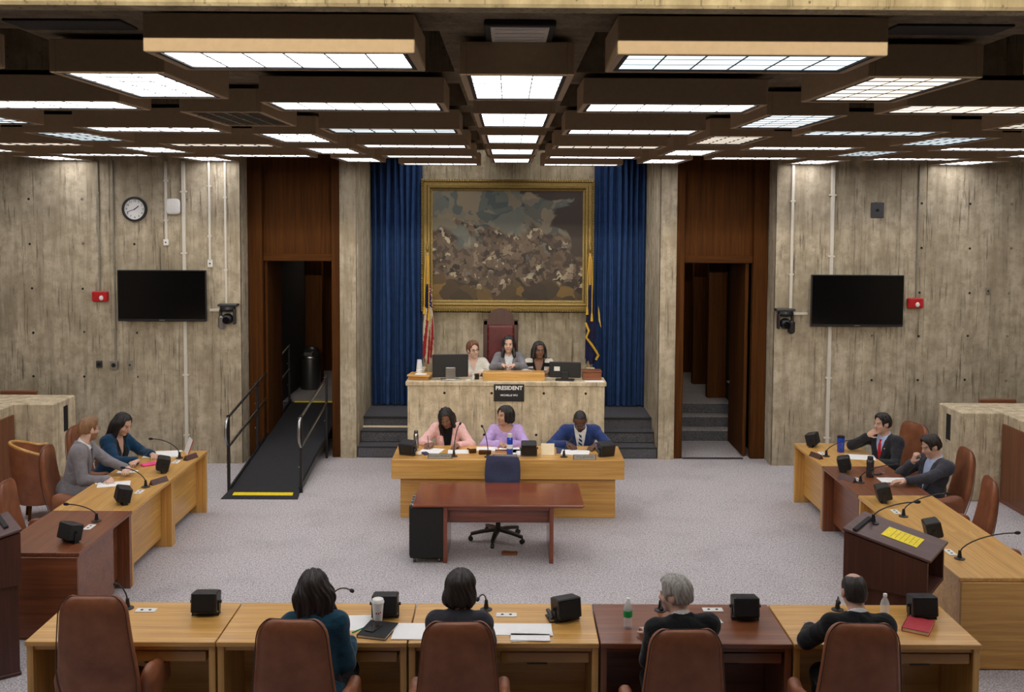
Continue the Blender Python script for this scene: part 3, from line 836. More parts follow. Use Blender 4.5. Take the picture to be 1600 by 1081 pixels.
        if c.get('pin'):
            MB().ell(T(-.085, .128, .36), (.008, .006, .006), 8, 6).build('lapel_pin', M['white'], root, True)
    elif st == 'cardigan':
        def vn(sd): neck_cut(sd, .066, .44); sd.fn(opening(.26, .46, .055, .05), *big, k=.015, sub=True)
        garment('blouse', .006, c['shirt'], 0, False, vn, amp=.002)
        def cut(sd):
            sd.fn(opening(-.2, .46, .085, .0, .05), *big, k=.012, sub=True); neck_cut(sd, .072, .43)
        garment('cardigan', .019, c['top'], .9, True, cut, amp=.006)
    else:   # sweater / plain jacket
        def cut(sd):
            if c.get('pads'):
                for sx in (1, -1): sd.ell(T(sx*(sw-.03), -.01, .452), np.array([.080, .062, .040])*sc, RT, k=.03)
                sd.cone(T(-.05, -.045, .50), T(.05, -.045, .50), .024*sc, k=.015)
            neck_cut(sd, c.get('neckr', .07), c.get('neckz', .435))
            if c['vneck']: sd.fn(opening(c['vneck'], .46, .05, .04), *big, k=.015, sub=True)
        garment('top', .017, c['top'], c['sleeve']*(.88 if c.get('pads') else .95), True, cut, amp=.005, post=jacket_collar if c.get('pads') else None)
        if c['shirt'] is not None:
            garment('blouse', .006, c['shirt'], 0, False, lambda sd: neck_cut(sd, .06, .45), amp=.001, post=shirt_collar)
    # ---- hair
    hs = SDF(); c['hair'](hs, Hd, RH, sc)
    V, F = hs.net(.0065)
    q = (V-HC)@RH; ang = np.arctan2(q[:, 0], -q[:, 1]-.0)
    am = c.get('hamp', .0035)
    V = V+vnormals(V, F)*(np.sin(ang*26+5*np.sin(q[:, 2]*9)+2*np.sin(q[:, 2]*31))*am*.6+np.sin(ang*11+q[:, 2]*14)*am)[:, None]
    np_obj('hair', V, F, c['hairmat'], root)
    if c.get('braids'): c['braids'](Hd, root, c['hairmat'])
    if c['glasses']:
        mb = MB()
        for sx in (1, -1):
            mb.tube([tuple(Hd(sx*.032+.022*math.cos(a), .100-.006*abs(math.cos(a)), .004+.017*math.sin(a))) for a in np.linspace(0, 2*math.pi, 17)], .0022, 5)
            mb.tube([tuple(Hd(sx*.054, .094, .008)), tuple(Hd(sx*.078, .05, .010)), tuple(Hd(sx*.080, -.005, .012))], .002, 5)
        mb.tube([tuple(Hd(-.010, .102, .006)), tuple(Hd(0, .106, .008)), tuple(Hd(.010, .102, .006))], .002, 5)
        mb.build('glasses', c['glasses'], root, True)
    return root, T, Hd, arms

# hair styles -------------------------------------------------------
def face_cut(hs, Hd, RH, sc, zt=.062, yb=.035, w=.085, zlow=-.16):
    hs.ell(Hd(0, .122, .052), np.array([.064, .076, .060])*sc, RH, k=.010, sub=True)
    hs.box(Hd(0, yb+.1, (zt+zlow)/2), np.array([w, .1, (zt-zlow)/2])*sc, .03*sc, RH, k=.012, sub=True)
def hair_short(t=.012, zt=.058, yb=.042, low=-.055, top=0.0, temple=True):
    def f(hs, Hd, RH, sc):
        hs.ell(Hd(0, -.013, .034), (np.array([.074, .094, .086])+t)*sc, RH, k=.02)
        if top: hs.ell(Hd(0, .025, .085), np.array([.062, .065, .03+top])*sc, RH, k=.03)
        hs.ell(Hd(0, -.04, -.02), np.array([.066+t*.6, .066+t*.4, .07])*sc, RH, k=.03)
        face_cut(hs, Hd, RH, sc, zt, yb)
        hs.box(Hd(0, .02, low-.1), np.array([.2, .2, .1])*sc, .01, RH, k=.01, sub=True)
        for sx in (1, -1): hs.ell(Hd(sx*.088, .004, -.022), np.array([.03, .034, .042])*sc, RH, k=.01, sub=True)
    return f
def hair_balding():
    base = hair_short(.004, .05, .05, -.055)
    def f(hs, Hd, RH, sc):
        base(hs, Hd, RH, sc); hs.ell(Hd(0, .012, .115), np.array([.040, .070, .05])*sc, RH, k=.02, sub=True)
    return f
def hair_long(length=.27, w=.10, part=0.0, face=True, front=0.0, vol=1.0, back=1.0):
    def f(hs, Hd, RH, sc):
        hs.ell(Hd(0, -.016, .034), np.array([.088*vol, .108*vol, .100])*sc, RH, k=.02)
        hs.ell(Hd(0, -.055, -.05), np.array([w*.95, .07, .11])*sc, RH, k=.04)
        for x0, x1 in ((-.05, -w*.62), (-.02, -w*.2), (.02, w*.25), (.05, w*.66)):
            hs.cone(Hd(x0, -.06, -.02), Hd(x1, -.085*back, -length), .052*sc, .030*sc, k=.035)
        for sx in (1, -1): hs.cone(Hd(sx*.066, -.005, .02), Hd(sx*(w*.85), .02+front, -length*.62), .030*sc, .024*sc, k=.03)
        if face:
            hs.box(Hd(part, .14, -.06), np.array([.058, .11, .145])*sc, .035*sc, RH, k=.012, sub=True)
            hs.ell(Hd(part-.012, .120, .058), np.array([.050, .068, .052])*sc, RH, k=.010, sub=True)
    return f
def hair_bob(vol=1.0, low=-.12, face=True, w=.1):
    def f(hs, Hd, RH, sc):
        hs.ell(Hd(0, -.018, .030), np.array([.092*vol, .112*vol, .104])*sc, RH, k=.02)
        hs.ell(Hd(0, -.045, -.055), np.array([w*vol, .088, .085])*sc, RH, k=.04)
        hs.box(Hd(0, 0, low-.1), np.array([.3, .3, .1])*sc, .02, RH, k=.03, sub=True)
        if face: hs.ell(Hd(.015, .122, .055), np.array([.052, .066, .052])*sc, RH, k=.010, sub=True)
        if face: hs.box(Hd(0, .145, -.045), np.array([.062, .11, .11])*sc, .035*sc, RH, k=.012, sub=True)
    return f

# ------------------------------------------------------------------ furniture
def desk(name, label, x, y, rz, w, d, z, kind, group, drawer=True, close_front=False):
    """council desk: origin under the middle of the sitter's edge; +Y away from the sitter, X along its width"""
    m = 'oak' if kind == 'oak' else 'mah'
    t = thing(name, label, 'desk', (x, y, 0), rz, group)
    MB().box(-w/2+.002, w/2-.002, 0, d, z-.035, z, .004).build('desktop', M[m+'X'], t)
    for sx in (-1, 1):
        xa = sx*(w/2-.004); xb = sx*(w/2-.05)
        MB().box(min(xa, xb), max(xa, xb), .02, d-.012, 0, z-.036, .003).build('side_panel', M[m+'Z'], t)
    MB().box(-w/2+.051, w/2-.051, d-.16, d-.13, .1, z-.037, .002).build('modesty_panel', M[m+'X'], t)
    MB().box(-w/2+.051, w/2-.051, .04, .06, z-.075, z-.037, .002).build('apron', M[m+'X'], t)
    if drawer:
        dr = MB().box(-.02, w/2-.07, .03, .42, z-.15, z-.076, .004).build('drawer', M['oakdk' if kind == 'oak' else 'mahX'], t)
        MB().box(.16, .3, .02, .03, z-.155, z-.148).build('pull', M['black'], dr)
    return t
G = 'horseshoe of councillor desks'
fx = [-3.29, -1.985, -.675, .64, 1.965, 3.26]
fl = ['oak desk at the left end of the front row', 'oak desk of the front row with the woman in the teal blazer', 'oak desk of the front row with the woman in the dark top',
      'red-brown desk of the front row with the grey-haired man', 'oak desk at the right end of the front row']
for k in range(5):
    desk('council_desk', fl[k], (fx[k]+fx[k+1])/2, 6.72, 0, fx[k+1]-fx[k]-.006, .70, .76, 'mah' if k == 3 else 'oak', G)
ly = [12.22, 10.965, 9.73, 8.5]
ll = ['oak desk on the left side nearest the ramp', 'middle oak desk of the left row, in front of the bearded man', 'red-brown desk at the near end of the left row']
for k in range(3):
    desk('council_desk', ll[k], -4.45, (ly[k]+ly[k+1])/2, -math.pi/2, ly[k]-ly[k+1]-.006, .78, .76, 'mah' if k == 2 else 'oak', G)
ry = [12.77, 11.59, 10.375, 9.19, 7.99]
rl = ['oak desk on the right side farthest from the viewer', 'red-brown desk in the right row before the man in the grey blazer', 'oak desk of the right row beside the empty chair', 'oak desk at the near end of the right row, behind the lectern']
for k in range(4):
    desk('council_desk', rl[k], 4.45, (ry[k]+ry[k+1])/2, math.pi/2, ry[k]-ry[k+1]-.006, .78, .76, 'mah' if k == 1 else 'oak', G)
# closing panels on the open ends of the side rows
for (x0, x1, y0, y1, kind, lab) in ((-4.44, -3.68, 8.485, 8.499, 'mahX', 'red-brown end panel of the left desk row'), (3.68, 4.44, 7.975, 7.989, 'oakX', 'oak end panel of the right desk row')):
    tag(MB().box(x0, x1, y0, y1, .01, .725, .003).build('end_panel', M[kind]), lab, 'panel')
for (xa, ya, yb, kind, lab) in ((-3.705, 8.52, 9.32, 'mahX', 'flush red-brown front panel on the near desk of the left row'), (3.705, 8.01, 9.1, 'oakX', 'flush oak front panel on the near desk of the right row')):
    tag(MB().box(xa-.008, xa+.008, ya, yb, .09, .722, .003).build('front_panel', M[kind]), lab, 'panel')

# clerk's desk
t = thing('clerk_desk', 'long oak desk with a deep fascia where three people sit', 'desk', (.01, 11.78, 0))
MB().box(-1.38, 1.38, 0, .73, .535, .77, .006).build('desktop', M['oakX'], t)
MB().box(-1.3, 1.3, .24, .27, .0, .5, .003).build('front_panel', M['oakX'], t)
for s in (-1, 1): MB().box(s*1.3-(.03 if s > 0 else 0), s*1.3+(.03 if s < 0 else 0), .271, .70, 0, .5, .003).build('side_panel', M['oakZ'], t)
MB().box(-1.27, 1.27, .27, .68, .5, .534).build('shadow_strip', M['blackmat'], t)  # black strip standing in for the shadow under the fascia
# witness table
t = thing('witness_table', 'polished cherry table standing empty in the middle of the floor', 'table', (-.09, 10.37, 0))
MB().box(-.9, .9, 0, .88, .608, .64, .01).build('tabletop', M['redX'], t)
for s in (-1, 1): MB().box(s*.56-.022, s*.56+.022, .05, .80, 0, .607, .004).build('leg_panel', M['redZ'], t)
MB().box(-.537, .537, .40, .425, .33, .607, .003).build('modesty_panel', M['redX'], t)
MB().box(-.537, .537, .08, .10, .56, .607, .003).build('apron', M['redX'], t)
# pedestal
t = thing('mobile_pedestal', 'black pedestal cabinet on casters under the cherry table', 'cabinet', (-.845, 10.40, 0))
MB().box(-.175, .175, 0, .5, .06, .60, .008).build('body', M['blackmat'], t)
for k in range(3):
    d_ = MB().box(-.183, -.176, .03, .47, .08+k*.175, .245+k*.175, .003).build('drawer_front', M['black'], t)
    MB().box(-.2, -.183, .2, .3, .19+k*.175, .2+k*.175).build('handle', M['steel'], d_)
for sx in (-1, 1):
    for yy in (.06, .44):
        cs = MB().cyl((sx*.13-.012, yy, .03), (sx*.13+.012, yy, .03), .028, n=12).cyl((sx*.13, yy, .03), (sx*.13, yy, .07), .012, n=8).build('caster', M['gunmetal'], t, True)
for k in range(4):
    MB().box(-.172, -.14, .05+k*.1, .10+k*.1, .601, .63, .004).build('binder_clip', M['steel'], t)

# ---- office chair behind the witness table
def star_base(t, mat, r=.31, z=.09, n=5, rot=0.3, cast=True):
    for k in range(n):
        a = rot+2*math.pi*k/n; dx, dy = math.cos(a), math.sin(a)
        lg = MB(); lg.loft([[(dx*q-dy*wd*s1, dy*q+dx*wd*s1, zz+hh) for s1, hh in ((-1, -.015), (1, -.015), (1, .015), (-1, .015))] for q, wd, zz in ((.02, .03, z+.03), (r*.6, .024, z+.012), (r, .018, z-.012))])
        g = lg.build('leg', mat, t)
        if cast:
            MB().cyl((dx*r-dy*.018, dy*r+dx*.018, .028), (dx*r+dy*.018, dy*r-dx*.018, .028), .027, n=12).cyl((dx*r, dy*r, .03), (dx*r, dy*r, z-.02), .01, n=8).build('caster', M['black'], g, True)
t = thing('office_chair', 'navy fabric swivel chair pushed in behind the cherry table', 'chair', (-.1, 11.2, 0), R(170))
star_base(t, M['black'])
MB().cyl((0, 0, .1), (0, 0, .42), .03, .024).box(-.1, .1, -.1, .1, .40, .43, .01).build('column', M['black'], t, True)
sd = SDF(); sd.box((0, 0, .475), (.24, .23, .045), .04, k=.01); V, F = sd.net(.012); np_obj('seat', V, F, M['bluefab'], t)
sd = SDF()
for z in np.linspace(.60, .84, 7):
    w = .20-.5*(z-.68)**2; sd.box((0, -.26-.10*(z-.6), z), (w, .022, .05), .02, k=.03)
sd.ell((0, -.12, .72), (.19, .145, .2), k=.03, sub=True)
V, F = sd.net(.010); np_obj('backrest', V, F, M['bluefab'], t)
MB().tube([(0, -.05, .42), (0, -.22, .43), (0, -.295, .52), (0, -.30, .66)], .02, 8).build('back_bracket', M['black'], t, True)
MB().tube([(.16, 0, .43), (.3, .03, .42)], .008, 6).build('lever', M['black'], t, True)
tag(MB().box(-.085, .085, -.05, .05, 0, .02, .006).build('floor_power_box', M['mahX'], loc=(.03, 10.72, 0)), 'small brown power box on the carpet under the cherry table', 'floor box')
tag(MB().box(-.1, .1, -.06, .06, 0, .018, .006).build('floor_power_box', M['blackmat'], loc=(4.33, 7.93, 0)), 'dark floor box beside the near right desk end', 'floor box')

# ---- executive leather chair
def exec_chair(leather_mat, top=1.213):
    t = bpy.data.objects.new('executive_chair', None); link(t)
    star_base(t, M['black'], .30, .09, 5, .2)
    MB().cyl((0, 0, .1), (0, 0, .37), .032, .026).box(-.13, .13, -.13, .13, .345, .375, .01).build('column', M['black'], t, True)
    sd = SDF(); sd.box((0, .02, .425), (.245, .26, .05), .045, k=.02); sd.ell((0, .05, .465), (.2, .2, .03), k=.03)
    V, F = sd.net(.013); np_obj('seat', V, F, leather_mat, t)
    # back: lofted padded slab, wide below, rounded corners above, leaning back
    loops = []; edge = []
    zs = list(np.linspace(.37, top-.113, 14))+[top-d_ for d_ in (.073, .043, .023, .008, 0)]
    n = 28
    for z in zs:
        f = (z-.37)/(top-.37)
        w = .235+.03*math.sin(min(1, f*2.2)*math.pi/2)-.055*max(0, f-.35)/.65
        th = .052-.012*f
        if z > top-.113:
            q = (z-top+.113)/.115; w = w-.085*(1-math.sqrt(max(0, 1-q*q))); th = th*math.sqrt(max(.06, 1-q*q*.9))
        if z < .45: th *= .7+.3*(z-.37)/.08
        yc = -.225-.14*f-.035*math.sin(f*math.pi)
        lp = []
        for k in range(n):
            a = 2*math.pi*k/n; cx, sy = math.cos(a), math.sin(a)
            x = w*math.copysign(abs(cx)**.45, cx); y = th*math.copysign(abs(sy)**.7, sy)
            lp.append((x, yc+y+.035*(x/w)**2, z))
        loops.append(lp)
        edge.append((w, yc-th*.8+.03, z, th))
    MB().loft(loops).build('backrest', leather_mat, t, True, 60)
    pipe = [(-w*.985, y, z) for w, y, z, h in edge]+[(w*.985, y, z) for w, y, z, h in reversed(edge)]
    MB().tube(pipe, .004, 6).build('piping', M['piping'], t, True)
    for s in (-1, 1):
        sd = SDF(); sd.box((s*.285, -.02, .52), (.042, .2, .11), .04, rotx(R(6)), k=.02)
        sd.ell((s*.285, -.10, .60), (.045, .13, .07), rotx(R(-14)), k=.04)
        V, F = sd.net(.011); np_obj('armrest', V, F, leather_mat, t)
    return t
CH = {'brown': exec_chair(M['leather']), 'side': exec_chair(M['leather'], 1.12), 'tan': exec_chair(M['leather_tan'], .80)}
used = set()
def chair(kind, label, x, y, rz, group='brown leather council chairs', dz=0.0):
    o = CH[kind] if kind not in used else copy_tree(CH[kind])
    used.add(kind); o.location = (x, y, dz); o.rotation_euler = (0, 0, rz)
    tag(o, label, 'chair', group); return o
chair('brown', 'empty brown leather chair at the left end of the front row', -2.67, 6.72, R(0))
chair('brown', 'brown leather chair with the woman in the teal blazer', -1.29, 6.36, R(-3))
chair('brown', 'brown leather chair with the woman in the dark top', -.30, 6.33, R(1))
chair('brown', 'brown leather chair with the grey-haired man', 1.06, 6.23, R(2))
chair('brown', 'brown leather chair with the balding man in black at the front right', 2.18, 6.33, R(-2))
chair('side', 'brown leather chair of the bearded man in the grey suit', -4.68, 10.92, R(-80))
chair('side', 'brown leather chair of the woman in the blue cardigan', -4.82, 11.92, R(-90))
chair('side', 'empty brown leather chair at the near end of the left row', -4.42, 9.50, R(-80))
chair('side', 'brown leather chair of the man with the red tie', 4.72, 12.2, R(110))
chair('side', 'brown leather chair of the man in the grey blazer', 4.72, 10.98, R(84))
chair('side', 'empty brown leather chair beside the long right desk row', 4.40, 9.78, R(78))
chair('side', 'brown leather chair cut off by the right edge of the picture', 4.42, 8.70, R(85))
for x, lab in ((-.72, 'tan chair of the woman in the pink jacket'), (-.02, 'tan chair of the woman in the lavender sweater'), (.84, 'tan chair of the man in the navy suit')):
    chair('tan', lab, x, 13.0, R(180), 'chairs at the clerk desk', -.06)
for x, y, lab in ((-.55, 14.95, 'tan chair of the woman in the white shirt'), (.46, 14.95, 'tan chair of the woman in the striped cardigan')):
    chair('tan', lab, x, y, R(180), 'chairs behind the dais', .35)
# barrel chair with wooden rim
t = thing('barrel_chair', 'brown barrel chair with a pale wood rim by the left parapet', 'chair', (-5.62, 12.0, 0), R(-60))
shell = MB(); outer = []; rimp = []
for zi, (z, rs) in enumerate(((.22, .26), (.5, .31), (.74, .345), (.80, .35))):
    outer.append([(rs*math.cos(a), rs*math.sin(a), z+(.12*max(0, -math.sin(a)) if zi >= 2 else 0)) for a in np.linspace(R(160), R(380), 25)])
inner = [[(p[0]*.86, p[1]*.86, p[2]) for p in l] for l in outer]
loops = []
for i in range(25): loops.append([outer[k][i] for k in range(4)]+[inner[k][i] for k in range(3, -1, -1)])
shell.loft(loops); shell.build('shell', M['leather'], t, True, 50)
MB().tube([((o_[0]+i_[0])/2, (o_[1]+i_[1])/2, o_[2]+.008) for o_, i_ in zip(outer[3], inner[3])], .02, 8).build('wood_rim', M['oakX'], t, True)
MB().lathe([(.02, .2), (.26, .2), (.27, .24), (.27, .42), (.24, .45), (.02, .46)], 24).build('seat', M['leather'], t, True)
for a in (45, 135, 225, 315): MB().cyl((.18*math.cos(R(a)), .18*math.sin(R(a)), .21), (.21*math.cos(R(a)), .21*math.sin(R(a)), 0), .02, .015, 8).build('leg', M['dkZ'], t)

# ---- dais
t = thing('dais_desk', 'raised concrete dais desk with a thin cap slab', 'desk', (-.02, 13.8, 0))
mb = MB(); boards(mb, (-1.36, 0, 0), (1, 0, 0), (0, -1, 0), 2.72, 0, 1.30, 41, .28, .5, .004); mb.box(-1.36, 1.36, .008, .16, 0, 1.30)
for s in (-1, 1): mb.box(s*1.36-(.12 if s > 0 else 0), s*1.36+(.12 if s < 0 else 0), .16, 1.7, 0, 1.30)
mb.build('front_wall', M['concrete_dais'], t)
MB().box(-1.385, 1.385, -.025, .42, 1.301, 1.36, .006).build('cap_slab', M['concrete_dais'], t)
for x in (-.95, -.3, .42, 1.0): inst('tie_hole', hole_mesh, t, (x, -.008, .62), (R(90), 0, 0)); inst('tie_hole', hole_mesh, t, (x+.1, -.008, 1.2), (R(90), 0, 0))
t = thing('name_sign', 'black sign with white letters on the front of the dais', 'sign', (.02, 13.79, 1.21))
MB().box(-.21, .21, -.018, -.002, -.12, .12, .003).build('board', M['black'], t)
text_mesh('lettering', 'PRESIDENT', .075, M['paper'], t, (0, -.0195, .065), (R(90), 0, 0), sx=1.0, bold=.03)
text_mesh('lettering', 'MICHELLE WU', .037, M['paper'], t, (0, -.0195, -.035), (R(90), 0, 0), sx=1.0, bold=.02)
t = thing('dais_lectern', 'oak reading stand on the middle of the dais', 'lectern', (.085, 13.98, 1.36))
MB().box(-.43, .43, -.1, -.075, 0, .105, .004).build('front_board', M['oakX'], t)
MB().box(-.43, .43, -.1, .22, .085, .11, .004, M=Matrix.Rotation(R(-4), 4, 'X')).build('slope', M['oakX'], t)
for s in (-1, 1): MB().box(s*.42-.01, s*.42+.01, -.074, .2, 0, .085).build('side', M['oakY'], t)
# president's high-backed chair
t = thing('president_chair', 'tall maroon leather chair with a carved arched top behind the dais', 'chair', (-.11, 15.35, .5), R(180))
mb = MB(); mb.box(-.27, -.2, -.3, -.22, .0, 1.52, .01); mb.box(.2, .27, -.3, -.22, .0, 1.52, .01)
arch = [(.2*math.cos(a), .16*math.sin(a)) for a in np.linspace(0, math.pi, 17)]
poly = [(-.27, 1.45)]+[(-.27, 1.52), (-.2, 1.53)]+[(-x, 1.54+z) for x, z in arch]+[(.2, 1.53), (.27, 1.52), (.27, 1.45)]
mb.loft([[(x, -.30, z) for x, z in poly], [(x, -.22, z) for x, z in poly]])
mb.build('back_frame', M['plumdk'], t)
sd = SDF(); sd.box((0, -.23, .95), (.205, .035, .50), .03, k=.01); V, F = sd.net(.014); np_obj('backrest', V, F, M['maroon'], t)
sd = SDF(); sd.box((0, 0, .46), (.26, .25, .06), .045, k=.01); V, F = sd.net(.014); np_obj('seat', V, F, M['maroon'], t)
for s in (-1, 1):
    MB().box(s*.28-.035, s*.28+.035, -.25, .22, .64, .70, .015).build('armrest', M['maroon'], t)
    for yy in (-.26, .2): MB().box(s*.25-.03, s*.25+.03, yy-.03, yy+.03, 0, .65, .006).build('leg', M['plumdk'], t)
for k in range(9):
    for s in (-1, 1): MB().ell((s*.196, -.19, .5+k*.115), (.008, .006, .008), 8, 4).build('stud', M['gold'], t, True)

# ---- lecterns
def lectern(name, label, x, y, rz, extra=True):
    t = thing(name, label, 'lectern', (x, y, 0), rz)
    w, d = .54, .64
    mb = MB()   # body: open on the speaker's side (-Y)
    for s in (-1, 1):
        xa, xb = sorted((s*w/2, s*(w/2-.03)))
        poly = [(-d/2, .74), (-d/2, 1.03), (d/2, 1.155), (d/2, .74)]
        mb.loft([[(xa, p[0], p[1]) for p in poly], [(xb, p[0], p[1]) for p in poly]])
    mb.build('upper_sides', M['plumdk'], t)
    MB().box(-w/2+.03, w/2-.03, d/2-.03, d/2, .74, 1.15).build('upper_front', M['plumdk'], t)
    MB().box(-w/2+.03, w/2-.03, -d/2, d/2-.03, .74, .77).build('shelf', M['plumdk'], t)
    MB().box(-w/2+.03, -w/2+.06, -d/2+.08, d/2-.02, .03, .74).box(w/2-.06, w/2-.03, -d/2+.08, d/2-.02, .03, .74).build('lower_sides', M['plumdk'], t)
    MB().box(-w/2+.06, w/2-.06, d/2-.05, d/2-.02, .03, .74).build('lower_front', M['plumdk'], t)
    MB().box(-w/2+.02, w/2-.02, -d/2+.06, d/2-.01, 0, .03, .005).build('plinth', M['plumdk'], t)
    sl = math.atan2(.125, d); Mx = Matrix.Translation((0, 0, 1.105)) @ Matrix.Rotation(sl, 4, 'X')
    MB().box(-w/2-.015, w/2+.015, -d/2-.03, d/2+.02, 0, .022, .005, M=Mx).build('top', M['plum'], t)
    if extra: MB().box(-w/2+.01, w/2-.12, d/2-.09, d/2-.05, .022, .04, .006, M=Mx).build('lamp_bar', M['blackmat'], t)
    return t, Mx
lecR, LM = lectern('lectern', 'dark plum lectern with a yellow sheet in front of the right desks', 3.12, 7.96, R(54))
lecL, _ = lectern('lectern', 'dark plum lectern cut off by the left edge of the picture', -4.25, 7.85, R(-54))
o = thing('yellow_sheet', 'bright yellow printed sheet lying on the right lectern', 'paper', (3.12, 7.96, 0), R(54))
MB().box(-.12, .12, -.20, .08, .024, .026, 0, M=LM).build('sheet', M['yellowpaper'], o)
for k in range(6): MB().box(-.10, .10, -.17+k*.036, -.165+k*.036, .0262, .0266, 0, M=LM).build('text_line', M['goldcord'], o)
# ---- ramp
t = thing('access_ramp', 'black portable ramp with handrails leading up to the left doorway', 'ramp', (-3.18, 12.75, 0))
rw = .455
MB().loft([[(-rw, 0.30, .045), (rw, .30, .045), (rw, 4.05, .50), (-rw, 4.05, .50)], [(-rw, .30, .0), (rw, .30, .0), (rw, 4.05, .44), (-rw, 4.05, .44)]]).build('deck', M['rubber'], t)
MB().loft([[(-rw-.04, 0, .006), (rw+.04, 0, .006), (rw, .31, .05), (-rw, .31, .05)], [(-rw-.04, 0, .0), (rw+.04, 0, .0), (rw, .31, .0), (-rw, .31, .0)]]).build('toe_plate', M['rubber'], t)
MB().loft([[(-rw+.08, .11, .024), (rw-.05, .11, .024), (rw-.06, .20, .037), (-rw+.08, .20, .037)], [(-rw+.08, .11, .018), (rw-.05, .11, .018), (rw-.06, .20, .031), (-rw+.08, .20, .031)]]).build('warning_strip', M['yellow'], t)
MB().box(-rw+.06, rw, 4.0, 4.07, .495, .512).build('warning_strip', M['yellow'], t)
for s in (-1, 1): MB().loft([[(s*rw-.012, .30, .08), (s*rw+.012, .30, .08), (s*rw+.012, 4.05, .535), (s*rw-.012, 4.05, .535)], [(s*rw-.012, .30, .0), (s*rw+.012, .30, .0), (s*rw+.012, 4.05, .43), (s*rw-.012, 4.05, .43)]]).build('side_curb', M['black'], t)
def rail(s, ys):
    x = s*(rw+.02); zr = lambda y: .045+(y-.3)*.1213
    for y in ys:
        p = MB().box(x-.018, x+.018, y-.018, y+.018, 0.0 if y < 3 else .3, zr(y)+.98, .003).build('post', M['black'], t)
        for dz in (.30, .66, .95): MB().cyl((x-.024, y-.019, zr(y)+dz), (x-.024, y-.03, zr(y)+dz), .008, n=8).build('bolt', M['steel'], p)
    ya, yb = ys[0], ys[-1]
    top = [(x, yb, zr(yb)+.95), (x, ya, zr(ya)+.95)]; low = [(x, ya, zr(ya)+.56), (x, yb, zr(yb)+.56)]
    loop = [(x-.05*0, ya-.14*math.sin(a)-.0, zr(ya)+.755+.195*math.cos(a)) for a in np.linspace(0, math.pi, 11)]
    MB().tube(top[:1]+loop+low[1:], .018, 8).build('handrail', M['steel'], t, True)
rail(-1, (.32, 1.85, 4.0)); rail(1, (.32, 2.18))
# ---- litter bin
t = thing('litter_bin', 'dark bullet-shaped litter bin at the top of the ramp', 'bin', (-3.555, 18.05, .5))
pr = [(.175, 0), (.18, .02), (.18, .58)]+[(.18*math.cos(a), .58+.2*math.sin(a)) for a in np.linspace(.15, 1.5, 9)]
MB().lathe(pr, 28).build('body', M['gunmetal'], t, True)
MB().lathe([(.184, .56), (.187, .57), (.187, .585), (.184, .595)], 28).build('band', M['steel'], t, True)
MB().box(-.09, .09, -.19, -.12, .60, .70, .02).build('flap', M['gunmetal'], t)
# ---- curtains
def curtain(label, x0, x1, seed):
    rnd = random.Random(seed); n = 150; z0, z1 = .52, 4.98; ph = rnd.uniform(0, 6)
    front = []
    for i in range(n+1):
        f = i/n; a = f*math.pi*2*8
        front.append((x0+(x1-x0)*f, math.sin(a+ph+.8*math.sin(f*9))*.06+.02*math.sin(a*2.3+1)))
    mb = MB(); loops = []
    for k, z in enumerate(np.linspace(z0, z1, 12)):
        am = 1.0-.25*(z-z0)/(z1-z0); sh = .012*math.sin(z*2.2+ph)
        loops.append([(x+sh*math.sin(i*.09), 16.47+y*am, z) for i, (x, y) in enumerate(front)]+[(x+sh*math.sin((n-i)*.09), 16.49+y*am, z) for i, (x, y) in enumerate(reversed(front))])
    mb.loft(loops)
    o = tag(mb.build('curtain', M['curtain'], smooth=True, angle=80), label, 'curtain', 'blue curtains flanking the painting')
curtain('pleated blue velvet curtain left of the painting', -2.24, -1.40, 1)
curtain('pleated blue velvet curtain right of the painting', 1.40, 2.24, 2)
# ---- painting
t = thing('framed_painting', 'large old battle painting in a wide gilt frame', 'painting', (-.01, 16.40, 3.15))
pwid, phei = 1.405, 1.075
prof = [(0, .05), (0, -.03), (.03, -.045), (.05, -.02), (.09, -.02), (.11, -.05), (.14, -.045), (.16, -.01), (.185, -.005), (.185, .05)]
for k in range(4):
    a = k*math.pi/2; hw, hh = (pwid, phei) if k % 2 == 0 else (phei, pwid)
    Mr = Matrix.Rotation(a, 4, 'Y')
    loops = []
    for (ins, dy) in prof:
        loops.append([Vector((-hw+ins, dy, -hh+ins)), Vector((hw-ins, dy, -hh+ins))])
    ring = MB(); n = len(prof)
    v = [Mr @ p for l in loops for p in l]; f = [(2*i, 2*i+1, 2*((i+1) % n)+1, 2*((i+1) % n)) for i in range(n)]
    ring.add(v, f).build('frame_rail', M['gold'], t)
bead = MB().ell((0, 0, 0), (.02, .014, .014), 8, 6).mesh('carved_bead', M['gold'], True)
bd = MB()
for s in (-1, 1):
    for k in range(70): bd.ell((-pwid+pwid*2*(k+.5)/70, -.04, s*(phei-.012)), (.017, .014, .014), 6, 4)
    for k in range(54): bd.ell((s*(pwid-.012), -.04, -phei+phei*2*(k+.5)/54), (.014, .014, .017), 6, 4)
tag(bd.build('carved_edge', M['gold'], t, True), kind='stuff')
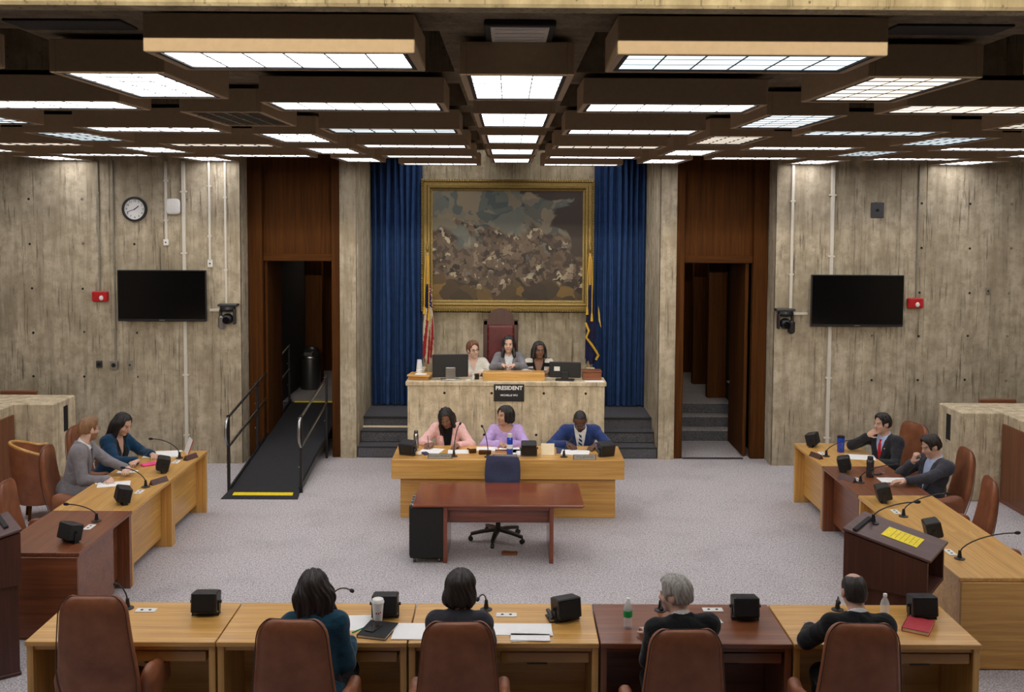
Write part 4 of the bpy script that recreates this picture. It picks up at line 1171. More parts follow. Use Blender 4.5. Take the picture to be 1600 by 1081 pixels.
def canvas_mat():
    q = NT('old_oil_paint')
    def strokes(scale, warp, stops):
        v = q.coords((1, 1, 1)); nz = q.n('TexNoise'); nz.inputs['Scale'].default_value = scale*.5; nz.inputs['Detail'].default_value = 3; q.l(v, nz.inputs['Vector'])
        ad = q.n('VectorMath', operation='MULTIPLY_ADD'); q.l(nz.outputs['Color'], ad.inputs[0]); ad.inputs[1].default_value = (warp,)*3; q.l(v, ad.inputs[2])
        vo = q.n('TexVoronoi'); vo.inputs['Scale'].default_value = scale; q.l(ad.outputs[0], vo.inputs['Vector'])
        sp = q.n('SeparateColor'); q.l(vo.outputs['Color'], sp.inputs[0]); return q.ramp(sp.outputs[0], stops), v
    crowd, v = strokes(11, .45, [(.0, S(36, 28, 23)), (.3, S(66, 52, 42)), (.5, S(96, 82, 68)), (.68, S(72, 56, 43)), (.84, S(110, 94, 76)), (.93, S(160, 148, 122)), (1.0, S(52, 58, 62))])
    sky, _ = strokes(4.5, .8, [(.0, S(66, 74, 72)), (.35, S(98, 98, 88)), (.65, S(118, 106, 86)), (1.0, S(56, 66, 66))])
    ground, _ = strokes(3.5, .5, [(.0, S(42, 34, 26)), (.5, S(66, 52, 36)), (.82, S(82, 64, 38)), (1.0, S(134, 104, 48))])
    n1 = q.noise(q.coords((1.3, 1, 1.5)), 1.0, 3, .5, .6)
    sep = q.n('SeparateXYZ'); q.l(v, sep.inputs[0])
    nn = q.n('Math', operation='MULTIPLY_ADD'); q.l(n1, nn.inputs[0]); nn.inputs[1].default_value = 1.8; nn.inputs[2].default_value = -.9
    m1 = q.n('Math', operation='ADD'); q.l(sep.outputs[2], m1.inputs[0]); q.l(nn.outputs[0], m1.inputs[1])
    a = q.mix(crowd, sky, q.ramp(m1.outputs[0], [(.13, (0,0,0,1)), (.24, (1,1,1,1))]))
    mg = q.n('Math', operation='MULTIPLY_ADD'); q.l(m1.outputs[0], mg.inputs[0]); mg.inputs[1].default_value = -1.0; mg.inputs[2].default_value = 0.0
    a = q.mix(a, ground, q.ramp(mg.outputs[0], [(.55, (0,0,0,1)), (.62, (1,1,1,1))]))
    ms = q.n('Math', operation='ADD'); q.l(sep.outputs[0], ms.inputs[0]); q.l(sep.outputs[2], ms.inputs[1])
    m3 = q.n('Math', operation='MULTIPLY_ADD'); q.l(ms.outputs[0], m3.inputs[0]); m3.inputs[1].default_value = .55; q.l(nn.outputs[0], m3.inputs[2])
    a = q.mix(a, S(52, 42, 36), q.ramp(m3.outputs[0], [(.68, (0,0,0,1)), (.72, (1,1,1,1))]))
    q.base(a); return q.set(.5, 0, .3)
MB().box(-pwid+.18, pwid-.18, 0, .02, -phei+.18, phei-.18).build('canvas', canvas_mat(), t)
for x in (-.8, -.3, .35, .85):
    MB().tube([(x, .02, phei-.02), (x+.01, .1, phei+.3)], .004, 6).build('hanging_wire', M['gunmetal'], t)
# ---- flags
def flag(label, x, y, kind):
    t = thing('flag_on_pole', label, 'flag', (x, y, .5))
    MB().lathe([(.14, 0), (.14, .02), (.05, .06), (.02, .1)], 20).build('base', M['gold'], t, True)
    MB().cyl((0, 0, .06), (0, 0, 2.55), .014, n=10).build('pole', M['oakZ'], t, True)
    MB().lathe([(.004, 2.55), (.02, 2.58), (.028, 2.62), (.012, 2.68), (.003, 2.74)], 12).build('finial', M['gold'], t, True)
    mats = [cloth('flag_red', S(140, 36, 40)), cloth('flag_white', S(188, 174, 144)), cloth('flag_blue', S(28, 30, 62))]
    n, mz = 72, 26; sgn = 1
    v = []; f = []; mi = []
    for j in range(mz+1):
        fz = j/mz; z = 2.05-1.22*fz
        wd = (.03+.052*min(1, fz*1.8)); 
        for i in range(n+1):
            u = i/n; a = u*2*math.pi
            fold = 1+.35*math.sin(a*5+fz*2)+.12*math.sin(a*9)
            v.append((.012+wd*fold*math.cos(a)*.8, wd*.62*fold*math.sin(a), z-.05*math.sin(a*3)*fz))
    for j in range(mz):
        for i in range(n):
            f.append((j*(n+1)+i, j*(n+1)+i+1, (j+1)*(n+1)+i+1, (j+1)*(n+1)+i))
            if kind == 'us':
                s_ = (i/n*13*1.0+j/mz*3.0); k = 2 if (j < 8 and (i/n) > .45) else int(s_) % 2
            else: k = 2
            mi.append(k)
    mb = MB(); mb.v = v; mb.f = [tuple(reversed(q)) for q in f]; mb.m = mi
    mb.build('banner', mats, t, True, 80)
    if kind == 'us':
        st = MB()
        for k in range(14): st.ell((.05+.03*math.sin(k*1.7), -.05-.012*math.cos(k), 1.98-.022*k), (.007, .005, .007), 6, 4)
        st.build('star', M['paper'], t)
    MB().tube([(-.02, -.03, 2.50), (-.045, -.045, 2.1), (-.04, -.05, 1.75), (-.045, -.05, 1.7)], .009, 6).build('cord', M['goldcord'], t, True)
    MB().tube([(.02, -.03, 2.50), (.03, -.06, 2.0), (.028, -.075, 1.6)], .008, 6).build('cord', M['goldcord'], t, True)
    for q in ((-.045, -.05, 1.7), (.028, -.075, 1.6)): MB().cyl(q, (q[0], q[1], q[2]-.12), .014, .024, 10).build('tassel', M['goldcord'], t, True)
    if kind != 'us':
        MB().tube([(-.07, -.06, 1.45), (-.02, -.09, 1.33), (-.06, -.09, 1.22), (.02, -.09, 1.12), (.10, -.07, 1.0), (.14, -.05, .93), (.10, -.06, .86)], .02, 6).build('fringe', M['goldcord'], t, True)
        MB().loft([[(.13, -.05, 1.72), (.15, -.05, 1.62), (.18, -.05, 1.36), (.135, -.05, 1.5)], [(.13, -.04, 1.72), (.15, -.04, 1.62), (.18, -.04, 1.36), (.135, -.04, 1.5)]]).build('emblem', M['goldcord'], t)
flag('striped red and white flag with blue canton left of the painting', -1.28, 15.95, 'us')
flag('navy flag with gold fringe and cords right of the painting', 1.30, 15.95, 'navy')

# ------------------------------------------------------------------ wall fittings
K = 1.0104; YF = YW-.008
def wp(x, z): return (x*K, 3.7+(z-3.7)*K)
def tv(label, xl, xr, zb, zt):
    (x0, z0), (x1, z1) = wp(xl, zb), wp(xr, zt); cx, cz = (x0+x1)/2, (z0+z1)/2; w, h = x1-x0, z1-z0
    t = thing('wall_television', label, 'television', (cx, YF, cz), 0, 'wall televisions')
    MB().box(-w/2, w/2, -.15, -.11, -h/2, h/2, .006).build('casing', M['black'], t)
    MB().box(-w/2+.014, w/2-.014, -.153, -.1505, -h/2+.035, h/2-.014).build('screen', M['screen'], t)
    MB().box(-.04, .04, -.1545, -.15, -h/2+.012, -h/2+.02).build('logo_bar', M['steel'], t)
    MB().box(-.2, .2, -.11, 0.0, -.15, .15, .01).build('wall_bracket', M['black'], t)
tv('wide black television on the left concrete wall', -5.55, -4.29, 2.12, 2.85)
tv('wide black television on the right concrete wall', 4.32, 5.64, 2.09, 2.83)
x, z = wp(-5.33, 3.71)
t = thing('wall_clock', 'round white wall clock with a black rim', 'clock', (x, YF, z))
def ring(mb, r0, r1, y0, y1, n=40):
    lp = [[(r*math.cos(2*math.pi*k/n), y, r*math.sin(2*math.pi*k/n)) for k in range(n)] for r, y in ((r0, y0), (r0, y1), (r1, y1), (r1, y0), (r0, y0))]
    return mb.loft(lp, cap=False)
ring(MB(), .150, .178, -.002, -.05).build('rim', M['black'], t, True, 40)
MB().tube([(0, -.004, 0), (0, -.02, 0)], .155, 40).build('dial', M['paper'], t)
for h in range(1, 13):
    a = math.pi/2-h*math.pi/6
    text_mesh('numeral', str(h), .045, M['blackmat'], t, (.118*math.cos(a), -.0215, .118*math.sin(a)), (R(90), 0, 0))
for ang, ln, wd in ((R(38), .075, .006), (R(200), .115, .004)):
    MB().box(-.015, ln, -.026, -.023, -wd, wd, 0, M=Matrix.Rotation(-ang, 4, 'Y')).build('hand', M['blackmat'], t)
MB().cyl((0, -.022, 0), (0, -.029, 0), .008, n=10).build('pivot', M['blackmat'], t)
x, z = wp(-4.78, 3.75)
t = thing('wireless_access_point', 'white rounded-square wireless unit on the left wall', 'wireless unit', (x, YF, z))
MB().loft([[(w_*math.copysign(abs(math.cos(a))**.5, math.cos(a)), y_, w_*1.1*math.copysign(abs(math.sin(a))**.5, math.sin(a))) for a in np.linspace(0, 2*math.pi, 41)[:-1]] for w_, y_ in ((.098, 0), (.104, -.015), (.104, -.035), (.096, -.05), (.08, -.055))]).build('casing', M['white'], t, True, 50)
MB().box(-.035, .035, -.0545, -.052, -.008, .006).build('logo_bar', M['conduit_grey'], t)
def alarm(label, x, z):
    x, z = wp(x, z); t = thing('fire_alarm', label, 'alarm', (x, YF, z), 0, 'red fire alarms')
    MB().box(-.115, .115, -.055, 0, -.075, .075, .012).build('casing', M['alarm'], t)
    MB().ell((.025, -.06, -.02), (.032, .022, .036), 12, 8).build('strobe', M['white'], t, True)
    MB().box(-.09, -.03, -.058, -.054, -.05, .05, .002).build('grille', M['alarm'], t)
alarm('red fire alarm strobe left of the left television', -5.84, 2.46)
alarm('red fire alarm strobe right of the right television', 5.85, 2.42)
def camera_unit(label, x, z, s):
    x, z = wp(x, z); t = thing('wall_camera', label, 'camera', (x, YF-.14, z), 0, 'pan tilt cameras')
    t.scale = (1.25, 1.1, 1.3)
    MB().box(-.11, .11, -.03, .12, .1, .125, .004).build('shelf', M['gunmetal'], t)
    MB().lathe([(.085, .10), (.09, .07), (.07, .045), (.03, .04)], 18).build('base', M['black'], t, True)
    MB().box(-.09, -.07, -.05, .05, -.1, .07, .008).box(.07, .09, -.05, .05, -.1, .07, .008).build('yoke', M['gunmetal'], t)
    MB().ell((0, 0, -.04), (.066, .085, .062), 16, 10).build('head', M['black'], t, True)
    MB().cyl((0, -.06, -.045), (0, -.1, -.05), .035, .038, 16).build('lens', M['screen'], t, True)
    MB().box(-.1*1 if s < 0 else .02, -.02 if s < 0 else .1, -.07, .0, -.15, .0, .02).build('cover', M['steel'] if s < 0 else M['black'], t)
camera_unit('pan-tilt camera on a bracket right of the left television', -3.99, 2.21, -1)
camera_unit('pan-tilt camera on a bracket left of the right television', 3.96, 2.18, 1)
def conduit(label, x, z0, z1, r, mat, box=True, elbows=0):
    x, z0 = wp(x, z0); _, z1 = wp(0, z1)
    t = thing('conduit', label, 'conduit', (x, YF, 0), 0, 'cable conduits on the walls')
    if box: MB().box(-r, r, -2*r, 0, z0, z1, r*.25).build('raceway', mat, t)
    else: MB().cyl((0, -r, z0), (0, -r, z1), r, n=10).build('pipe', mat, t, True)
    n = max(2, int((z1-z0)/.8))
    for k in range(n):
        z = z0+(z1-z0)*(k+.5)/n
        MB().box(-r*1.8, r*1.8, -2.1*r, 0, z-.012, z+.012, .002).build('clip', mat, t)
conduit('thin dark conduit above the left fire alarm', -5.85, 2.54, 4.4, .012, M['conduit_grey'], False)
conduit('thin grey conduit between the clock and the left alarm', -5.64, 1.5, 4.4, .012, M['conduit_grey'], False)
conduit('white raceway beside the wireless unit', -4.885, 3.27, 4.4, .018, M['conduit'])
conduit('white raceway running down behind the left television', -4.63, .02, 4.4, .025, M['conduit'])
conduit('white raceway ending at the outlet over the left television', -4.265, 2.97, 4.4, .017, M['conduit'])
conduit('white raceway above the left camera', -4.04, 2.33, 4.4, .016, M['conduit'])
conduit('white raceway above the right camera', 4.06, 2.30, 4.4, .02, M['conduit'])
conduit('white raceway running down behind the right television', 4.63, .02, 4.4, .026, M['conduit'])
conduit('thin grey conduit above the right fire alarm', 5.87, 2.5, 4.4, .012, M['conduit_grey'], False)
for s, xa, xb, zz, lab in ((-1, -4.28, -4.05, 2.27, 'short white arm from the left television to its camera'), (1, 4.05, 4.31, 2.26, 'short white arm from the right television to its camera')):
    a, z = wp(xa, zz); b, _ = wp(xb, zz)
    tag(MB().box(a, b, YF-.04, YF, z-.018, z+.018, .004).build('cable_raceway', M['conduit']), lab, 'raceway')
def wall_box(name, label, cat, x, z, w, h, d, mat, knob=None):
    x, z = wp(x, z); t = thing(name, label, cat, (x, YF, z))
    MB().box(-w/2, w/2, -d, 0, -h/2, h/2, .004).build('plate', mat, t)
    if knob: MB().cyl((0, -d, 0), (0, -d-.012, 0), knob, n=14).build('socket', M['blackmat'], t, True)
wall_box('wall_switch', 'small dark square socket, leftmost of three on the left wall', 'socket', -5.88, 1.48, .085, .1, .03, M['gunmetal'], .028)
wall_box('junction_box', 'metal junction box at the foot of the thin conduit', 'junction box', -5.66, 1.47, .11, .12, .05, M['steel'], .03)
wall_box('light_switch', 'beige switch plate, rightmost of three on the left wall', 'switch', -5.44, 1.47, .07, .12, .012, M['conduit_grey'], .012)
wall_box('plug_adapter', 'white plug hanging below the raceway near the wireless unit', 'plug', -4.885, 3.24, .07, .09, .05, M['white'], .01)
wall_box('wall_outlet', 'white outlet box at the top right of the left television', 'outlet', -4.265, 2.94, .07, .11, .03, M['white'], .012)
wall_box('wall_plate', 'grey square metal plate high on the right wall', 'plate', 5.28, 3.75, .19, .22, .015, M['gunmetal'], .02)
wall_box('wall_outlet', 'grey outlet on the right wall right of the alarm', 'outlet', 6.9, 2.6, .06, .09, .02, M['conduit_grey'], .012)

# ------------------------------------------------------------------ desk items
def speaker(label, x, y, rz, tilt=12, z=.76, w=.19):
    t = thing('desk_speaker', label, 'speaker', (x, y, z), rz, 'black desk speakers')
    h, d = w*.78, w*.72
    Mr = Matrix.Translation((0, 0, .024+h/2)) @ Matrix.Rotation(R(-tilt), 4, 'X')
    MB().box(-w/2, w/2, -d/2, d/2, -h/2, h/2, .008, M=Mr).build('cabinet', M['black'], t)
    MB().box(-w/2+.012, w/2-.012, -d/2-.004, -d/2+.002, -h/2+.012, h/2-.012, .003, M=Mr).build('grille', M['blackmat'], t)
    for s in (-1, 1):
        MB().box(s*(w/2+.004)-.003, s*(w/2+.004)+.003, -.02, .02, .003, .024+h/2, .001).build('bracket_arm', M['black'], t)
        MB().cyl((s*(w/2+.006), 0, .024+h/2), (s*(w/2+.02), 0, .024+h/2), .012, n=10).build('knob', M['black'], t, True)
    MB().box(-w/2-.007, w/2+.007, -.03, .03, 0, .005).build('bracket_foot', M['gunmetal'], t)
sp = [(-2.19, 7.2, 0, 'black desk speaker at the left end of the front row'), (-.88, 7.17, 0, 'black desk speaker behind the white paper cup'), (.43, 7.12, 25, 'black desk speaker beside the stapler'),
      (1.73, 7.15, 0, 'black desk speaker on the red-brown front desk'), (3.03, 7.18, 0, 'black desk speaker above the red book'),
      (-3.87, 11.21, -70, 'black desk speaker by the pink case on the left row'), (-3.85, 9.98, -60, 'black desk speaker on the middle desk of the left row'), (-3.87, 8.80, -35, 'black desk speaker on the red-brown near left desk'),
      (3.86, 12.59, 60, 'black desk speaker at the far end of the right row'), (3.85, 11.36, 70, 'black desk speaker on the red-brown right desk edge'), (3.85, 10.16, 80, 'black desk speaker on the right oak desk before the grey blazer'), (3.86, 8.98, 80, 'black desk speaker behind the right lectern'),
      (-1.2, 12.0, 155, 'black desk speaker at the left end of the clerk desk'), (.26, 11.98, 180, 'black desk speaker in the middle of the clerk desk'), (1.19, 11.98, 205, 'black desk speaker at the right end of the clerk desk')]
for i, (x, y, a, lab) in enumerate(sp): speaker(lab, x, y, R(a), 8 if i < 5 else 14, .77 if i > 11 else .76, .185)
def mic(label, x, y, tip, z=.76):
    """gooseneck microphone from (x,y,z) to tip (room coordinates)"""
    t = thing('gooseneck_microphone', label, 'microphone', (x, y, z), 0, 'gooseneck microphones')
    d = Vector(tip)-Vector((x, y, z))
    MB().lathe([(.045, 0), (.045, .006), (.02, .014), (.014, .05), (.012, .075)], 16).build('base', M['black'], t, True)
    pts = [(0, 0, .06)]
    for k in range(1, 9):
        f = k/8; pts.append((d.x*(f**1.5), d.y*(f**1.5), .06+(d.z-.06)*(1-(1-f)**1.5)))
    MB().tube(pts, .0055, 7).build('gooseneck', M['black'], t, True)
    a = Vector(pts[-2]); b = Vector(pts[-1]); u = (b-a).normalized()
    MB().tube([tuple(b-u*.005), tuple(b+u*.012), tuple(b+u*.035), tuple(b+u*.045)], [.007, .014, .014, .006], 10).build('capsule', M['blackmat'], t, True)
for x, y, tip, lab in ((-3.89, 11.83, (-4.16, 11.70, 1.02), 'gooseneck microphone before the woman in the blue cardigan'), (-3.84, 10.57, (-4.05, 10.55, .97), 'gooseneck microphone before the bearded man'), (-3.88, 9.39, (-4.13, 9.36, .93), 'gooseneck microphone on the red-brown left desk'),
                       (3.87, 12.06, (4.21, 11.95, .99), 'gooseneck microphone before the man with the red tie'), (3.87, 10.87, (4.2, 10.78, .98), 'gooseneck microphone before the man in the grey blazer'), (3.86, 9.64, (4.25, 9.6, 1.0), 'gooseneck microphone on the oak desk beyond the lectern'), (3.87, 8.44, (4.3, 8.37, 1.01), 'gooseneck microphone at the near end of the right row'),
                       (1.14, 7.30, (1.09, 6.92, .93), 'gooseneck microphone at the mouth of the grey-haired man'), (2.46, 7.32, (2.36, 7.0, .95), 'gooseneck microphone before the balding man'), (-1.30, 7.28, (-1.10, 6.97, 1.03), 'gooseneck microphone before the woman in the teal blazer'), (-.15, 7.30, (-.2, 6.98, .97), 'gooseneck microphone before the woman in the dark top'), (-2.80, 7.30, (-2.86, 7.3, .93), 'gooseneck microphone by the empty left front seat')):
    mic(lab, x, y, tip)
for x, y, tip, lab in ((-.64, 11.94, (-.58, 12.1, 1.12), 'gooseneck microphone before the woman in pink'), (-.23, 11.91, (-.30, 12.1, 1.09), 'gooseneck microphone before the woman in lavender'), (.68, 11.93, (.80, 12.25, .93), 'gooseneck microphone before the man in navy')):
    mic(lab, x, y, tip, .77)
lm = Matrix.Translation((3.12, 7.96, 0)) @ Matrix.Rotation(R(54), 4, 'Z') @ LM @ Vector((.08, .20, .022))
mic('gooseneck microphone rising from the right lectern', lm.x, lm.y, (lm.x+.33, lm.y-.02, lm.z+.18), lm.z-.004)
def power_plate(label, x, y, rz):
    t = thing('power_plate', label, 'outlet', (x, y, .76), rz, 'white desk power plates')
    MB().box(-.075, .075, -.035, .035, 0, .006, .002).build('plate', M['white'], t)
    for s in (-1, 1): MB().cyl((s*.03, 0, .006), (s*.03, 0, .0075), .011, n=10).build('socket', M['blackmat'], t)
for x, y, a, lab in ((-2.65, 7.26, 0, 'white power plate beside the empty front chair'), (-.0, 7.2, 0, 'white power plate on the middle front desk'), (-3.87, 11.64, 90, 'white power plate by the far left microphone'), (-3.84, 10.38, 90, 'white power plate on the middle left desk'), (-3.87, 9.20, 90, 'white power plate on the red-brown left desk'),
                     (3.86, 12.2, 90, 'white power plate at the far right microphone'), (3.87, 10.99, 90, 'white power plate on the red-brown right desk'), (3.84, 9.79, 90, 'white power plate on the oak desk beyond the lectern'), (3.86, 8.60, 90, 'white power plate on the nearest right desk'), (1.53, 7.31, 0, 'white power plate on the red-brown front desk')):
    power_plate(lab, x, y, R(a))
def nameplate(label, x, y, rz, txt=None, z=.76, w=.27, mat='plum'):
    t = thing('name_plate', label, 'name plate', (x, y, z), rz, 'desk name plates')
    MB().loft([[(-w/2, -.035, 0), (-w/2, .03, 0), (-w/2, .0, .055)], [(w/2, -.035, 0), (w/2, .03, 0), (w/2, .0, .055)]]).build('holder', M[mat], t)
    sl = math.atan2(.055, .035)
    ins = MB().box(-w/2+.01, w/2-.01, .006, .059, .0005, .0015, 0, M=Matrix.Translation((0, -.035, 0)) @ Matrix.Rotation(sl, 4, 'X')).build('insert', M['conduit_grey'] if txt else M[mat], t)
    if txt: text_mesh('lettering', txt, .03, M['blackmat'], t, (0, -.035+.032*math.cos(sl)-.0016*math.sin(sl), .032*math.sin(sl)+.0016*math.cos(sl)), (sl, 0, 0), .0003)
nameplate('name plate before the woman in pink', -.80, 11.85, 0, 'AYANNA PRESSLEY', .77, .29)
nameplate('name plate before the woman in lavender', -.03, 11.83, 0, 'ANDREA CAMPBELL', .77, .29)
nameplate('name plate before the man in navy', .92, 11.83, 0, 'TITO JACKSON', .77, .27)
nameplate('dark name plate at the far left desk corner', -3.75, 11.80, R(68), None, .76, .2, 'plumdk'); nameplate('dark name plate before the bearded man', -3.76, 10.74, R(62), None, .76, .22, 'plumdk')
nameplate('dark name plate at the far right desk edge', 3.73, 12.0, R(-70), None, .76, .2, 'plumdk'); nameplate('dark name plate before the man in the grey blazer', 3.76, 10.97, R(-62), None, .76, .22, 'plumdk')
def sheet(label, x, y, rz, w=.216, d=.279, z=.76, n=1, mat='paper', name='paper_sheet', cat='paper'):
    mb = MB()
    if n == 1: mb.box(-w/2, w/2, -d/2, d/2, .0008, .0022)
    else:
        for k in range(n): mb.box(-w/2, w/2, -d/2, d/2, .0008+k*.0025, .0028+k*.0025, 0, M=Matrix.Rotation(R(random.uniform(-4, 4)), 4, 'Z'))
    return tag(mb.build(name, M[mat], loc=(x, y, z), rz=R(rz)), label, cat)
sheet('white sheet right of the teal blazer woman', -1.08, 7.05, 4, .23, .27); sheet('stack of white sheets left of the dark top woman', -.68, 6.90, -3, .22, .27, n=3)
sheet('white printed stack on the right of the middle front desk', .17, 6.93, 1, .30, .2, n=4); sheet('second white stack nearer the desk edge in the middle', .165, 6.80, 0, .27, .11, n=4); sheet('small white sheet beside the dark top woman', -.06, 6.95, 0, .16, .2)
sheet('white sheet tucked under the arm of the grey-haired man', 1.48, 7.12, 10, .14, .12); sheet('white sheet partly hidden by the teal blazer woman', -1.26, 7.03, 4, .2, .25)
sheet('white sheet with a dark drawing before the bearded man', -4.22, 10.68, -72, .2, .33); sheet('white binder pages before the woman in the blue cardigan', -4.15, 12.0, -78, .3, .42, n=4); sheet('small white note near the hand of the bearded man', -4.27, 11.2, -80, .1, .22)
sheet('white sheet before the man with the red tie', 4.27, 12.02, 78, .26, .34); sheet('white sheet before the man in the grey blazer', 4.27, 10.98, 88, .2, .31)
sheet('white sheet the woman in pink writes on', -.93, 12.2, -12, .26, .26, .77, 2); sheet('white sheet right of the woman in pink', -.60, 12.17, 3, .25, .2, .77); sheet('white sheet left of the woman in lavender', -.25, 12.33, 2, .26, .2, .77); sheet('white sheet under the arms of the woman in lavender', .05, 12.33, -4, .3, .2, .77); sheet('brown folder before the woman in lavender', -.02, 12.21, 0, .26, .16, .77, 1, 'leather_tan', 'paper_folder', 'folder')
sheet('white sheet left of the clerk desk middle speaker', .13, 12.15, 0, .2, .3, .77)
sheet('white report the man in navy signs', .83, 12.14, -8, .34, .24, .77, 3); sheet('dark blue folder left of the man in navy', .68, 12.24, -4, .15, .28, .77, 2, 'bluefab', 'document_folder', 'folder')
t = sheet('cream card standing on the clerk desk left of the man in navy', .49, 12.04, 0, .16, .02, .77, 1, 'cream', 'tent_card', 'card')
MB().loft([[(-.08, -.02, .002), (.08, -.02, .002), (.08, .035, .13), (-.08, .035, .13)], [(-.08, -.017, .002), (.08, -.017, .002), (.08, .038, .13), (-.08, .038, .13)]]).build('panel', M['cream'], t)
def bottle(name, label, x, y, z, prof, mat, cap, capmat, cat='bottle', lab=None):
    t = thing(name, label, cat, (x, y, z)); MB().lathe(prof, 20).build('body', mat, t, True, 50)
    if cap: MB().lathe(cap, 16).build('cap', capmat, t, True, 50)
    if lab: MB().lathe([(lab[0], lab[1]), (lab[0]+.001, lab[1]+.001), (lab[0]+.001, lab[2]), (lab[0], lab[2]+.001)], 20, cap=False).build('wrap_label', lab[3], t, True)
WB = [(.028, 0), (.032, .006), (.032, .03), (.030, .045), (.032, .06), (.032, .14), (.026, .165), (.013, .19), (.012, .2)]
bottle('water_bottle', 'clear water bottle with a green label on the red-brown front desk', .86, 6.98, .76, WB, M['clear'], [(.014, .198), (.014, .216), (.012, .218)], M['white'], lab=(.0325, .085, .13, M['green']))
bottle('water_bottle', 'clear water bottle beyond the balding man', 2.72, 7.08, .76, WB, M['clear'], [(.014, .198), (.014, .216), (.012, .218)], M['white'])
TB = [(.034, 0), (.037, .005), (.037, .19), (.033, .21), (.026, .22)]
bottle('sports_bottle', 'translucent blue water bottle in the middle of the clerk desk', .03, 12.03, .77, TB, M['blueclear'], [(.030, .215), (.031, .25), (.026, .258)], M['conduit'], lab=(.0375, .08, .13, M['paper']))
bottle('steel_flask', 'slim steel flask at the left end of the clerk desk', -1.13, 12.35, .77, [(.03, 0), (.033, .004), (.033, .17), (.024, .19)], M['steel'], [(.026, .188), (.026, .215), (.022, .22)], M['gunmetal'])
bottle('sports_bottle', 'dark blue tumbler before the man with the red tie', 4.12, 12.29, .76, [(.036, 0), (.042, .005), (.045, .17), (.043, .18)], M['blueclear'], [(.046, .178), (.046, .2), (.03, .205)], M['black'])
bottle('sports_bottle', 'smoky grey bottle with a loop lid on the red-brown right desk', 4.06, 11.11, .76, [(.038, 0), (.042, .005), (.042, .10), (.038, .12), (.042, .15), (.04, .19), (.03, .2)], M['smoke'], [(.032, .198), (.032, .23), (.026, .235)], M['black'])
t = thing('paper_cup', 'tall white paper cup with a domed lid on the front desk', 'cup', (-.92, 7.06, .76))
MB().lathe([(.029, 0), (.03, .003), (.042, .145), (.043, .15)], 24).build('cup', M['paper'], t, True, 50)
MB().lathe([(.046, .147), (.046, .156), (.042, .160), (.040, .172), (.036, .175), (.01, .174)], 24).build('lid', M['white'], t, True, 50)
for a in (-100, -75, -55): MB().ell((.037*math.cos(R(a)), .037*math.sin(R(a)), .075+.01*math.sin(a)), (.006, .002, .006), 8, 5).build('printed_mark', M['redbook'], t)
t = thing('notebook', 'black notebook lying between the two women on the front desk', 'notebook', (-.90, 6.90, .76), R(-14))
MB().box(-.105, .105, -.13, .13, .0, .003).box(-.105, .105, -.13, .13, .02, .023).box(-.105, -.102, -.13, .13, 0, .023).build('cover', M['blackmat'], t)
MB().box(-.101, .1, -.125, .125, .0035, .0195).build('pages', M['paper'], t)
t = thing('mobile_phone', 'black phone resting on the black notebook', 'phone', (-.93, 6.91, .7835), R(-24)); MB().box(-.036, .036, -.07, .07, 0, .009, .003).build('case', M['black'], t); MB().box(-.031, .031, -.062, .062, .009, .0096).build('screen', M['glass_dk'], t)
t = thing('pen', 'green pen beside the black notebook', 'pen', (-1.03, 6.93, .765), R(-40)); MB().cyl((0, -.07, 0), (0, .05, 0), .0045, n=8).build('barrel', M['green'], t); MB().cyl((0, .05, 0), (0, .068, 0), .0045, .001, 8).build('tip', M['white'], t)
t = thing('stapler', 'black stapler left of the middle speaker', 'stapler', (.315, 7.13, .76), R(12)); MB().box(-.02, .02, -.07, .07, 0, .012, .003).build('foot', M['black'], t); MB().box(-.016, .016, -.065, .075, .025, .05, .008, M=Matrix.Rotation(R(8), 4, 'X')).build('arm', M['black'], t); MB().box(-.014, .014, -.07, -.03, .012, .024).build('anvil', M['steel'], t)
t = thing('hardcover_book', 'red hardcover book by the right front chair', 'book', (2.93, 7.0, .76), R(-32)); MB().box(-.09, .09, -.12, .12, .0, .004).box(-.09, .09, -.12, .12, .026, .03).box(-.09, -.086, -.12, .12, 0, .03).build('cover', M['redbook'], t); MB().box(-.085, .085, -.115, .115, .0045, .0255).build('pages', M['cream'], t)
t = thing('laptop', 'thin tablet on an upright stand at the far left desk', 'tablet', (-3.9, 12.03, .76), R(-62)); MB().box(-.11, .11, -.06, .06, 0, .012, .004).build('stand_foot', M['oakX'], t); MB().box(-.1, .1, .02, .03, .01, .2, .003, M=Matrix.Rotation(R(-20), 4, 'X')).build('tablet_body', M['redbook'], t); MB().box(-.102, .102, .012, .019, .008, .203, .003, M=Matrix.Rotation(R(-20), 4, 'X')).build('screen_side', M['white'], t)
t = thing('phone_case', 'bright pink phone case by the left speaker', 'phone', (-4.13, 11.5, .76), R(-50)); MB().box(-.05, .05, -.09, .09, 0, .022, .009).build('case', M['pink'], t); MB().box(-.04, .04, -.08, .08, .022, .0228).build('flap', M['pink'], t)
t = thing('mobile_phone', 'dark phone on the clerk desk before the woman in pink', 'phone', (-.99, 12.06, .77), R(25)); MB().box(-.04, .04, -.075, .075, 0, .01, .003).build('case', M['black'], t); MB().box(-.035, .035, -.068, .068, .01, .0106).build('screen', M['bluefab'], t)
t = thing('gavel', 'wooden gavel on the clerk desk', 'gavel', (-.42, 12.1, .77), R(20)); MB().cyl((-.04, 0, .028), (.04, 0, .028), .026, n=14).build('head', M['dkX'], t, True); MB().cyl((0, .02, .028), (0, .2, .012), .009, n=8).build('handle', M['dkY'], t, True)
tag(MB().box(-.075, .075, -.04, .04, 0, .04, .006).build('gavel_block', M['dkX'], loc=(-.27, 12.07, .77)), 'brown wooden block right of the gavel', 'block')
t = thing('key_ring', 'dark keys lying on the red-brown right desk', 'keys', (4.2, 11.22, .76), R(30))
